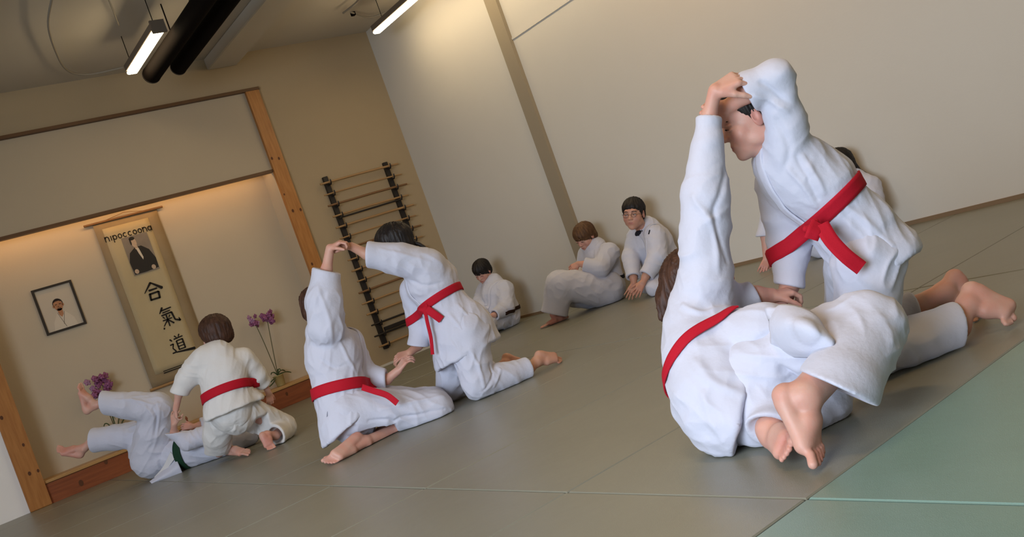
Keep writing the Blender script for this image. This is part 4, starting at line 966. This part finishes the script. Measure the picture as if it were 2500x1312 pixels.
bf = Sdf(.03); bf.chain([pr(j) for j in ((1712, 700, 3.86, 56), (1712, 770, 3.82, 78), (1712, 830, 3.78, 90), (1722, 880, 3.72, 98))], k=.03, flat=(CF, .95)); bf.rc(pt((1722, 870, 3.72)), pt((1762, 960, 3.64)), px(98, 3.72), px(122, 3.64), k=.03)
ribbon('belt', [pt(p) for p in ((1800, 765, 3.62), (1758, 776, 3.60), (1702, 808, 3.60), (1660, 856, 3.62), (1641, 908, 3.66), (1650, 956, 3.74), (1690, 985, 3.86))], .034, .003, M['red'], B.root, snap=B.jk, off=.012, n=60, taut=4)
slab('jacket_flap', [[(1870, 752, 3.42), (1925, 748, 3.34), (1985, 770, 3.26), (2028, 828, 3.20)], [(1878, 800, 3.38), (1930, 790, 3.22), (1985, 802, 3.14), (2034, 840, 3.14)], [(1880, 840, 3.42), (1925, 845, 3.30), (1975, 850, 3.20), (2026, 862, 3.17)], [(1900, 858, 3.46), (1930, 868, 3.38), (1972, 868, 3.28), (2004, 866, 3.22)]], B.m_gi, B.jacket, amp=.010)


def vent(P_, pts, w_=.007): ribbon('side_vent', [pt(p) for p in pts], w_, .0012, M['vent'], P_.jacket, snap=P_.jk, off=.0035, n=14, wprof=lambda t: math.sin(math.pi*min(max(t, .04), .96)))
vent(A, [(2090, 566, 3.7), (2100, 582, 3.7), (2108, 602, 3.7)], .010); vent(A, [(2112, 612, 3.7), (2119, 628, 3.7)], .008)

# ------------------------------------------------------------------ middle pair
C_ = Person('red-belted child sitting on folded legs left of centre, face hidden behind a raised arm', res=.006, anchor=onZ(860, 1075, 0), size=.85, seed=31)
C_.torso([(795, 812, 7.0, 48), (812, 870, 6.97, 64), (829, 950, 6.93, 60), (845, 1000, 6.9, 62)], flat=(CF, .95), skin=.74)
q = Sdf(.03); q.chain([pr(j) for j in ((830, 958, 6.93, 62), (856, 1035, 6.88, 74), (866, 1070, 6.86, 80))], k=.03); q.plane(pt((860, 1036, 6.88)), pixplane((803, 1084), (917, 990), (900, 1080)), k=.004); C_.jk.sub(q, k=.02)
C_.arm((797, 800, 6.82, 44), (791, 735, 6.82, 43), (797, 660, 6.84, 33), (806, 606, 6.86), dict(fd=V(.85, -.5, 0), pn=V(.4, .8, .2), th=V(-.5, -.3, -.7), s=.95, curl=55, thumb=45), skin=(.045, .038, .028), cut=V(.22, -.97, 0))
C_.arm((850, 840, 7.12, 38), (885, 915, 7.14, 33), (944, 928, 7.1, 25), (972, 905, 7.1), dict(fd=V(.55, -.8, 0), pn=V(.6, .4, .5), th=V(-.6, -.5, 0), s=.95, curl=40), skin=(.040, .034, .027), cut=V(1, -.05, 0))
C_.leg((850, 1008, 6.85, 60), (1060, 1000, 6.95, 44), (966, 1050, 6.94, 27), (893, 1078, 6.72), dict(p=[(872, 1066, 6.68), (824, 1112, 6.5), (797, 1132, 6.46)], lat=V(-.3, -.6, .8), s=.9), cut=V(-.8, .45, -.3))
C_.leg((840, 1000, 7.05, 58), (1055, 990, 7.22, 42), (955, 1040, 7.15, 26), (880, 1085, 6.82), dict(p=[(860, 1076, 6.8), (816, 1116, 6.64), (794, 1130, 6.58)], lat=V(-.3, -.3, -.8), s=.9))
C_.body.rc(pt((835, 960, 6.95)), pt((848, 1005, 6.92)), px(44, 7), px(46, 7))
C_.tr.chain([pr(j) for j in ((845, 1000, 6.9, 56), (862, 1030, 6.92, 56))], k=.03)
C_.hf = add_head(C_.body, pt((787, 752, 7.12)), V(1, -.1, .35), V(-.25, -.95, 0), 1.08, neck=pt((800, 805, 7.03)), nr=.044)
C_.strokes += [([pt((775, 700, 6.7)), pt((800, 770, 6.7)), pt((820, 860, 6.7))], .012, .008), ([pt((770, 880, 6.7)), pt((810, 900, 6.7)), pt((850, 890, 6.7))], .010, -.008), ([pt((850, 820, 6.75)), pt((860, 870, 6.75)), pt((885, 900, 6.8))], .010, .008)]
C_.tstrokes += [([pt((930, 1000, 6.7)), pt((1000, 985, 6.8)), pt((1080, 975, 6.9))], .009, .007), ([pt((900, 1030, 6.7)), pt((980, 1015, 6.8)), pt((1070, 1000, 6.9))], .008, -.009)]
C_.build(amp=.018, tamp=.015, bres=.0038, tint=[(pt((870, 1062, 6.66)), .03, .4), (pt((800, 1130, 6.45)), .03, .4)])
face_parts(C_.hf, C_.bodyo, 0); hair_obj(C_.hf, M['hair_brown'], C_.bodyo, 'short', .005, 5)
C_.belt(pt((828, 952, 6.93)), V(.25, .95, -.22), 'red', .064, .16)
C_.tail([(884, 946, 6.78), (915, 956, 6.70), (945, 966, 6.68), (970, 985, 6.66)], .034, 'red', wdir=V(-.3, .9))
C_.collar([(850, 800, 7.15), (868, 838, 7.1), (890, 880, 7.05), (890, 920, 7.0)], .036)

D_ = Person('black-haired child with red belt kneeling left of centre and stretching an arm to the left', res=.006, anchor=onZ(1160, 975, 0), size=.85, seed=37, skin='skin2')
D_.torso([(1030, 655, 7.2, 44), (1053, 688, 7.2, 62), (1076, 732, 7.2, 52), (1112, 790, 7.22, 64)], flat=(CF, 1.1), skin=.74)
q = Sdf(.03); q.chain([pr(j) for j in ((1080, 738, 7.2, 54), (1126, 810, 7.2, 78), (1145, 870, 7.2, 86))], k=.03); q.rc(pt((1140, 790, 7.2)), pt((1210, 824, 7.2)), px(38, 7.2), px(8, 7.2), k=.02); q.plane(pt((1150, 862, 7.2)), pixplane((1217, 829), (1082, 902), (1180, 930)), k=.004); D_.jk.sub(q, k=.02)
D_.arm((1045, 650, 7.08, 42), (970, 632, 7.02, 38), (896, 621, 6.96, 31), (858, 602, 6.93), dict(fd=V(-1, -.25, 0), pn=V(0, .9, .3), th=V(.2, .5, -.8), s=.95, curl=55, thumb=35), skin=(.045, .038, .028), cut=V(-1, -.04, 0))
D_.arm((1012, 712, 7.36, 36), (1032, 800, 7.38, 32), (1020, 845, 7.32, 25), (1000, 862, 7.24), dict(fd=V(-1, .35, -.1), pn=V(-.1, .8, .5), th=V(0, -.4, -.9), s=.95, curl=40), skin=(.040, .034, .027), cut=V(-.1, 1, 0))
D_.leg((1140, 815, 7.1, 56), (1166, 938, 7.05, 36), (1290, 900, 7.26, 27), (1310, 884, 7.32), dict(p=[(1316, 866, 7.36), (1354, 874, 7.42), (1372, 884, 7.45)], lat=V(.3, -.3, .8), s=.9))
D_.leg((1115, 825, 7.3, 50), (1098, 945, 7.42, 33), (1208, 905, 7.62, 25), (1232, 890, 7.66), dict(p=[(1236, 872, 7.7), (1262, 880, 7.76), (1276, 890, 7.78)], lat=V(.1, 0, -.8), s=.9))
D_.body.rc(pt((1095, 760, 7.2)), pt((1120, 810, 7.2)), px(42, 7.2), px(46, 7.2)); D_.tr.rc(pt((1105, 790, 7.2)), pt((1125, 830, 7.2)), px(50, 7.2), px(54, 7.2))
D_.hf = add_head(D_.body, pt((963, 600, 7.15)), V(-1, .38, .05), V(-.38, -.92, 0), 1.04, neck=pt((1018, 645, 7.2)), nr=.044)
D_.strokes += [([pt((930, 610, 6.9)), pt((990, 622, 6.9)), pt((1050, 640, 6.95))], .010, .006), ([pt((1000, 690, 7.0)), pt((1040, 700, 6.95)), pt((1080, 690, 7.0))], .010, -.008), ([pt((1100, 770, 7.0)), pt((1130, 810, 6.95)), pt((1150, 850, 6.95))], .010, .008), ([pt((1120, 740, 7.0)), pt((1160, 790, 6.98)), pt((1195, 820, 7.0))], .010, .007)]
D_.tstrokes += [([pt((1150, 860, 6.9)), pt((1175, 900, 6.9)), pt((1190, 950, 6.9))], .009, .009), ([pt((1205, 890, 7.0)), pt((1200, 920, 7.0)), pt((1180, 955, 6.95))], .007, -.010), ([pt((1230, 885, 7.0)), pt((1222, 915, 7.0)), pt((1205, 945, 7.0))], .007, .008)]
D_.build(amp=.016, tamp=.017, bres=.0038, tint=[(pt((968, 868, 7.2)), .05, .3)])
face_parts(D_.hf, D_.bodyo, .3); hair_obj(D_.hf, M['hair_black'], D_.bodyo, 'fringe', .005, 7)
b = MB(); b.tube(catmull([pt((998, 588, 7.15)), pt((1030, 600, 7.14)), pt((1066, 629, 7.12))], 14), [.016]+[.012]*5+[.010]*4+[.009, .008, .006, .003], 8); b.build('ponytail', M['hair_black'], D_.bodyo)
D_.belt(pt((1077, 730, 7.2)), V(.55, .83, -.12), 'red', .048, .16)
knot(D_.root, pt((1040, 757, 7.02)), -CF, 'red', .024)
D_.tail([(1042, 755, 7.0), (1060, 768, 6.98), (1078, 781, 6.98)], .045, 'red', wdir=V(.5, -.8))
D_.tail([(1038, 760, 7.0), (1044, 790, 6.98), (1052, 825, 6.97), (1056, 866, 6.97)], .020, 'red', wdir=V(1, 0))
D_.collar([(1020, 625, 7.1), (1000, 660, 7.1), (1000, 700, 7.12), (1030, 745, 7.1)], .036)

# ------------------------------------------------------------------ left pair
E_ = Person('small brown-haired child with red belt seen from behind, leaning over the lying child', res=.006, anchor=onZ(590, 1110, 0), size=.74, seed=41, gi='gi_warm')
E_.torso([(532, 880, 8.52, 48), (545, 915, 8.5, 54), (551, 957, 8.48, 52), (562, 1000, 8.5, 54)], flat=(CF, .85), skin=.72)
q = Sdf(.03); q.chain([pr(j) for j in ((552, 962, 8.48, 53), (568, 1015, 8.48, 66), (572, 1040, 8.48, 72))], k=.03, flat=(CF, .9)); q.rc(pt((590, 965, 8.55)), pt((655, 1010, 8.6)), px(30, 8.5), px(26, 8.5), k=.03); q.plane(pt((575, 1000, 8.48)), pixplane((500, 1034), (650, 972), (600, 1080)), k=.004); E_.jk.sub(q, k=.02)
E_.arm((494, 880, 8.46, 30), (455, 925, 8.45, 25), (437, 962, 8.46, 21), (429, 1000, 8.5), dict(fd=V(-.05, 1, .2), pn=V(.7, .1, .6), th=V(-.3, 0, .9), s=.8, curl=50), skin=(.042, .036, .028), cut=V(-.25, .97, 0))
E_.arm((592, 880, 8.6, 30), (626, 918, 8.68, 24), (645, 938, 8.76, 19), (656, 960, 8.8), dict(fd=V(.15, 1, .1), pn=V(-.5, .1, .8), th=V(.6, 0, .5), s=.8, curl=40), skin=(.042, .036, .028))
E_.leg((545, 1010, 8.58, 40), (530, 1058, 8.68, 33), (535, 1106, 8.94, 33), (556, 1094, 8.86), dict(p=[(552, 1104, 8.90), (590, 1104, 8.74), (612, 1105, 8.62)], lat=V(.1, .3, -.8), s=.8), cut=V(.05, 1, 0))
E_.leg((592, 1005, 8.6, 42), (690, 1046, 8.95, 32), (672, 1064, 8.66, 27), (652, 1062, 8.56), dict(p=[(640, 1064, 8.52), (655, 1086, 8.5), (664, 1098, 8.47)], lat=V(.5, -.3, .3), s=.8), cut=V(-.5, .2, -.8))
E_.tr.rc(pt((560, 1000, 8.5)), pt((575, 1015, 8.55)), px(46, 8.5), px(46, 8.5)); E_.body.rc(pt((555, 970, 8.5)), pt((568, 1005, 8.52)), px(38, 8.5), px(40, 8.5))
E_.hf = add_head(E_.body, pt((527, 818, 8.66)), V(-.75, .35, .65), V(-.35, -.9, .1), 1.10, neck=pt((540, 870, 8.56)), nr=.042)
E_.tstrokes += [([pt((560, 1030, 8.3)), pt((575, 1060, 8.3)), pt((560, 1100, 8.3))], .010, .008)]
E_.build(amp=.016, tamp=.015, bres=.004, tint=[(pt((652, 1078, 8.48)), .05, .5), (pt((610, 1108, 8.48)), .03, .5)])
face_parts(E_.hf, E_.bodyo, .3); hair_obj(E_.hf, M['hair_brown'], E_.bodyo, 'bowl', .005, 9)
E_.belt(pt((549, 958, 8.48)), V(.40, .92, -.20), 'red', .062, .17)

Fp = Person('child with green belt lying on the back with both bare legs raised towards the left', res=.006, anchor=onZ(400, 1165, 0), size=.8, seed=47)
Fp.torso([(425, 1112, 9.46, 37), (470, 1098, 9.42, 41), (540, 1076, 9.37, 40), (598, 1058, 9.42, 34)], flat=(V(0, 0, 1), 1.1), skin=.74)
Fp.arm((505, 1062, 9.16, 24), (458, 1078, 9.1, 21), (425, 1056, 9.06, 16), (425, 1036, 9.0), dict(fd=V(.05, -1, -.1), pn=V(.2, 0, 1), th=V(1, 0, 0), s=.85, curl=35), skin=(.040, .034, .027), cut=V(-.1, -1, 0))
Fp.arm((560, 1040, 9.55, 24), (520, 1030, 9.6, 20), (490, 1038, 9.55, 16), (470, 1042, 9.5), dict(fd=V(-1, 0, 0), pn=V(0, .5, 1), th=V(0, -1, 0), s=.85, curl=35))
Fp.leg((372, 1116, 9.50, 51), (382, 998, 9.34, 37), (252, 984, 9.18, 28), (232, 990, 9.18), dict(p=[(211, 1004, 9.18), (200, 960, 9.18), (192, 938, 9.18)], lat=V(.1, 0, .9), s=.92), cut=V(-1, .12, 0), skin=(.062, .047, .034))
Fp.leg((366, 1112, 9.68, 46), (335, 1062, 9.62, 31), (226, 1076, 9.5, 29), (206, 1094, 9.5), dict(p=[(196, 1112, 9.5), (156, 1104, 9.48), (138, 1096, 9.46)], lat=V(0, -.5, .8), s=.92), cut=V(-1, .1, 0), skin=(.062, .047, .034))
Fp.tr.rc(pt((374, 1120, 9.5)), pt((410, 1115, 9.46)), px(46, 9.3), px(34, 9.3)); Fp.body.rc(pt((380, 1118, 9.5)), pt((425, 1112, 9.44)), px(36, 9.3), px(32, 9.3))
Fp.hf = add_head(Fp.body, pt((650, 1035, 9.5)), V(-.3, -.95, .1), V(.9, -.35, .2), 1.0, neck=pt((605, 1055, 9.44)), nr=.042)
Fp.tstrokes += [([pt((350, 990, 9.1)), pt((370, 1030, 9.1)), pt((360, 1090, 9.1))], .010, .009), ([pt((385, 970, 9.1)), pt((395, 1030, 9.1)), pt((385, 1100, 9.1))], .009, .008), ([pt((370, 1000, 9.1)), pt((385, 1040, 9.1)), pt((378, 1080, 9.1))], .006, -.010), ([pt((280, 975, 9.1)), pt((330, 970, 9.1)), pt((375, 985, 9.1))], .008, .008)]
Fp.build(amp=.016, tamp=.017, bres=.004, tint=[(pt((160, 1100, 9.48)), .08, .35), (pt((198, 970, 9.18)), .06, .3)])
face_parts(Fp.hf, Fp.bodyo, 0); hair_obj(Fp.hf, M['hair_brown'], Fp.bodyo, 'short', .005, 9)
slab('jacket_flap', [[(366, 1177, 9.24), (398, 1150, 9.26), (430, 1120, 9.28)], [(370, 1181, 9.20), (404, 1160, 9.20), (438, 1138, 9.22)], [(376, 1182, 9.24), (410, 1170, 9.22), (446, 1156, 9.24)]], Fp.m_gi, Fp.jacket)
slab('flap_lining', [[(376, 1166, 9.27), (398, 1140, 9.27), (416, 1104, 9.26)], [(378, 1172, 9.25), (404, 1150, 9.25), (428, 1118, 9.25)]], M['gi_inner'], Fp.jacket, .003)
Fp.belt(pt((446, 1107, 9.33)), V(.96, -.28, -.25), 'green', .070, .16)

# ------------------------------------------------------------------ the row by the right wall
G_ = Person('black-haired child sitting at the foot of the wall nearest the room corner, looking down', res=.0075, anchor=onZ(1232, 795, 0), size=.8, seed=53)
G_.torso([(1205, 694, 12.6, 26), (1213, 722, 12.56, 41), (1226, 762, 12.5, 42), (1232, 776, 12.5, 38)], skin=.74)
G_.arm((1232, 706, 12.42, 22), (1236, 752, 12.2, 19), (1206, 770, 12.0, 14), (1196, 772, 11.95), dict(fd=V(-1, .2, 0), pn=V(0, 1, 0), th=V(0, 0, -1), s=.85))
G_.arm((1184, 706, 12.72, 19), (1170, 742, 12.6, 17), (1178, 768, 12.3, 14), (1180, 776, 12.2), dict(fd=V(.3, 1, 0), pn=V(0, 0, 1), th=V(1, 0, 0), s=.85))
G_.leg((1236, 780, 12.4, 24), (1190, 790, 12.0, 20), (1200, 812, 12.2, 14), (1196, 814, 12.3), dict(p=[(1192, 816, 12.35), (1182, 812, 12.4), (1176, 810, 12.4)], lat=V(0, 0, 1), s=.8))
G_.leg((1226, 780, 12.6, 24), (1172, 800, 12.5, 18), (1182, 815, 12.5, 14), (1186, 815, 12.5), dict(p=[(1190, 816, 12.5), (1200, 812, 12.5), (1206, 810, 12.5)], lat=V(0, 0, 1), s=.8))
G_.tr.rc(pt((1228, 766, 12.5)), pt((1232, 776, 12.5)), px(38, 12.5), px(36, 12.5))
G_.hf = add_head(G_.body, pt((1178, 663, 12.56)), V(-.35, .62, -.7), V(-.35, -.85, -.3), 1.0, neck=pt((1203, 698, 12.6)), nr=.042)
G_.build(amp=.014, tamp=.012, bres=.0048)
face_parts(G_.hf, G_.bodyo, .4, closed=True); hair_obj(G_.hf, M['hair_black'], G_.bodyo, 'fringe', .006, 3)
G_.belt(pt((1226, 757, 12.5)), V(.2, .98, .05), 'brownbelt', .036, .22)
G_.collar([(1222, 690, 12.45), (1200, 705, 12.4), (1190, 740, 12.3), (1188, 760, 12.3)], .035)
G_.collar([(1190, 690, 12.5), (1182, 710, 12.45), (1186, 745, 12.35)], .035)

H_ = Person('brown-haired child reclining by the wall column with one knee bent and bare foot forward', res=.007, anchor=onZ(1440, 745, 0), size=.85, seed=59)
H_.torso([(1452, 608, 11.0, 30), (1468, 640, 11.0, 42), (1480, 680, 10.96, 40), (1484, 708, 10.9, 42)], skin=.74)
H_.arm((1487, 618, 10.84, 26), (1466, 656, 10.66, 22), (1425, 646, 10.7, 17), (1412, 644, 10.74), dict(fd=V(-.8, .5, 0), pn=V(.3, .3, .8), th=V(0, 0, -1), s=.9), skin=(.040, .034, .026))
H_.arm((1436, 622, 11.12, 24), (1425, 660, 11.1, 20), (1418, 690, 10.9, 16), (1412, 700, 10.85), dict(fd=V(-.5, .5, 0), pn=V(0, 1, 0), th=V(0, 0, -1), s=.9))
H_.leg((1478, 706, 10.82, 46), (1368, 696, 10.62, 35), (1353, 768, 10.72, 32), (1368, 778, 10.74), dict(p=[(1380, 776, 10.78), (1342, 790, 10.7), (1324, 800, 10.66)], lat=V(.2, 0, .9), s=.95), cut=V(-.2, 1, 0))
H_.leg((1480, 716, 11.0, 42), (1400, 724, 10.95, 25), (1450, 735, 11.0, 22), (1462, 732, 11.05), dict(p=[(1470, 732, 11.05), (1482, 725, 11.1), (1490, 722, 11.1)], lat=V(0, 0, 1), s=.85))
H_.tr.rc(pt((1484, 700, 10.92)), pt((1478, 716, 10.9)), px(42, 10.9), px(44, 10.9))
H_.hf = add_head(H_.body, pt((1429, 578, 10.95)), V(-.55, .6, -.5), V(-.35, -.9, -.15), 1.02, neck=pt((1452, 612, 11.0)), nr=.042)
H_.build(amp=.013, tamp=.013, bres=.0045, tint=[(pt((1350, 785, 10.7)), .1, .45)])
face_parts(H_.hf, H_.bodyo, .3, closed=True); hair_obj(H_.hf, M['hair_light'], H_.bodyo, 'fringe', .006, 13)
H_.belt(pt((1480, 677, 10.96)), V(.1, 1, .1), 'dark', .03, .22)
H_.collar([(1470, 590, 10.9), (1448, 610, 10.8), (1436, 640, 10.75), (1440, 668, 10.75)], .035)

I_ = Person('black-haired boy with round glasses kneeling by the wall, both hands on the mat', res=.007, anchor=onZ(1600, 710, 0), size=.9, seed=61, skin='skin2')
I_.torso([(1580, 558, 10.3, 30), (1594, 594, 10.3, 46), (1614, 640, 10.34, 46), (1632, 680, 10.4, 44)], skin=.74)
I_.arm((1598, 574, 10.1, 26), (1606, 628, 9.95, 23), (1577, 674, 9.88, 18), (1570, 690, 9.86), dict(fd=V(-.55, .85, -.2), pn=V(0, .3, 1), th=V(-1, 0, 0), s=.98, curl=14, spread=14), skin=(.042, .036, .028))
I_.arm((1554, 578, 10.4, 23), (1540, 628, 10.25, 20), (1546, 678, 10.1, 17), (1548, 692, 10.08), dict(fd=V(-.4, .9, -.2), pn=V(0, .3, 1), th=V(1, 0, 0), s=.98, curl=14, spread=14), skin=(.042, .036, .028))
I_.leg((1628, 680, 10.2, 38), (1597, 704, 9.86, 19), (1640, 700, 10.1, 18), (1652, 694, 10.2), dict(p=[(1658, 688, 10.22), (1670, 684, 10.25), (1678, 682, 10.25)], lat=V(0, 0, 1), s=.9))
I_.leg((1628, 676, 10.5, 38), (1580, 696, 10.2, 20), (1630, 690, 10.3, 18), (1646, 686, 10.32), dict(p=[(1652, 682, 10.34), (1662, 676, 10.36), (1670, 674, 10.36)], lat=V(0, 0, 1), s=.9))
I_.tr.rc(pt((1626, 664, 10.38)), pt((1634, 684, 10.4)), px(42, 10.4), px(40, 10.4))
I_.hf = add_head(I_.body, pt((1547, 523, 10.15)), V(-.42, .16, -.9), V(-.12, -1, -.1), 1.10, neck=pt((1574, 564, 10.28)), nr=.044)
I_.build(amp=.013, tamp=.012, bres=.0045, tint=[(pt((1550, 720, 9.9)), .12, .25)])
face_parts(I_.hf, I_.bodyo, 0); hair_obj(I_.hf, M['hair_black'], I_.bodyo, 'short', .005, 17)
c, r, f, u, s_ = I_.hf; LL = lambda x, y, z: c+(r*x+f*y+u*z)*s_
gl = MB()
for q_ in (-1, 1):
    ring = [LL(q_*.031+.019*math.cos(t), .104-.004*abs(math.cos(t)), .001+.017*math.sin(t)) for t in np.linspace(0, 2*math.pi, 21)]
    gl.tube(ring, .0013, 6); gl.tube([LL(q_*.050, .100, .003), LL(q_*.078, .04, .004), LL(q_*.080, -.01, .003)], .0012, 6)
gl.tube([LL(-.012, .104, .003), LL(0, .106, .006), LL(.012, .104, .003)], .0013, 6); gl.build('glasses', M['lens'], I_.bodyo)
I_.belt(pt((1616, 645, 10.34)), V(.35, .93, 0), 'dark', .03, .24)
b = Sdf(.01); b.el(pt((1566, 569, 10.24)), (.056, .056, .036)); V_, Q = b.mesh(.006, -9); link('undershirt_neck', np_mesh('undershirt_neck', V_, Q), M['dark'], I_.jacket)
I_.collar([(1600, 548, 10.1), (1575, 562, 10.05), (1566, 600, 10.0), (1572, 640, 10.0)], .036)
I_.collar([(1560, 552, 10.2), (1550, 566, 10.15), (1560, 596, 10.05), (1572, 625, 10.0)], .036)

J_ = Person('dark-haired girl with ponytail sitting against the wall behind the bending boy', res=.007, anchor=onZ(2010, 612, 0), size=.88, seed=67)
J_.torso([(2082, 448, 8.28, 36), (2080, 492, 8.30, 52), (2060, 550, 8.38, 52), (2040, 584, 8.40, 50)], skin=.74)
J_.arm((2118, 462, 8.18, 34), (2130, 500, 8.08, 28), (2096, 540, 7.98, 22), (2080, 550, 7.98), dict(fd=V(-1, .3, 0), pn=V(0, 1, 0), th=V(0, 0, -1), s=.9))
J_.arm((2014, 466, 8.50, 34), (1893, 494, 8.58, 30), (1868, 578, 8.58, 21), (1872, 632, 8.58), dict(fd=V(-.35, .8, -.3), pn=V(-.1, .6, .8), th=V(1, 0, .3), s=.9, curl=24), skin=(.042, .036, .028), cut=V(.05, 1, 0))
J_.leg((2040, 588, 8.33, 40), (1982, 596, 8.18, 27), (2050, 622, 8.08, 22), (2070, 620, 8.08), dict(p=[(2080, 618, 8.12), (2096, 606, 8.18), (2104, 602, 8.18)], lat=V(0, 0, 1), s=.88))
J_.leg((2036, 584, 8.58, 40), (1978, 600, 8.53, 27), (2020, 610, 8.38, 22), (2034, 612, 8.33), dict(p=[(2044, 610, 8.34), (2060, 604, 8.38), (2068, 602, 8.38)], lat=V(0, 0, 1), s=.88))
J_.hf = add_head(J_.body, pt((2048, 412, 8.28)), V(-.8, .5, -.1), V(-.4, -.9, 0), 1.05, neck=pt((2078, 452, 8.28)), nr=.042)
J_.build(amp=.013, tamp=.012, bres=.0045, tint=[(pt((1868, 650, 8.58)), .08, .3)])
face_parts(J_.hf, J_.bodyo, 0); hair_obj(J_.hf, M['hair_black'], J_.bodyo, 'short', .005, 19)
b = MB(); b.tube(catmull([pt((2080, 392, 8.28)), pt((2094, 412, 8.26)), pt((2122, 430, 8.20)), pt((2128, 436, 8.18))], 14), [.022]+[.017]*4+[.012]*4+[.014, .014, .011, .008, .003], 8); b.build('ponytail', M['hair_black'], J_.bodyo)
vent(C_, [(795, 1000, 6.7), (800, 1022, 6.7), (808, 1042, 6.7)], .010); vent(D_, [(1130, 790, 6.9), (1138, 806, 6.9), (1146, 822, 6.9)], .016)
ribbon('shoulder_patch', [pt(p) for p in ((1584, 560, 10.0), (1583, 572, 10.0))], .012, .001, M['dark'], I_.jacket, snap=I_.jk, off=.003, n=8)
q_ = onY(455, 1022, YB+.2); bs_ = np.array([q_[0], (YB+.2)*S, ST*S]); b = MB(); b.lathe(bs_, [(0, 0), (.016, 0), (.018, .006), (.010, .014), (.007, .030), (.013, .044), (.010, .056), (.004, .066), (0, .070)], 14)
tag(b.build('wooden_ornament', M['wood2']), 'tiny brown turned ornament on the alcove platform behind the lying child', 'ornament')
for P_ in (A, B, C_, D_, E_, Fp, G_, H_, I_, J_): P_.root['group'] = 'children in white practice suits'
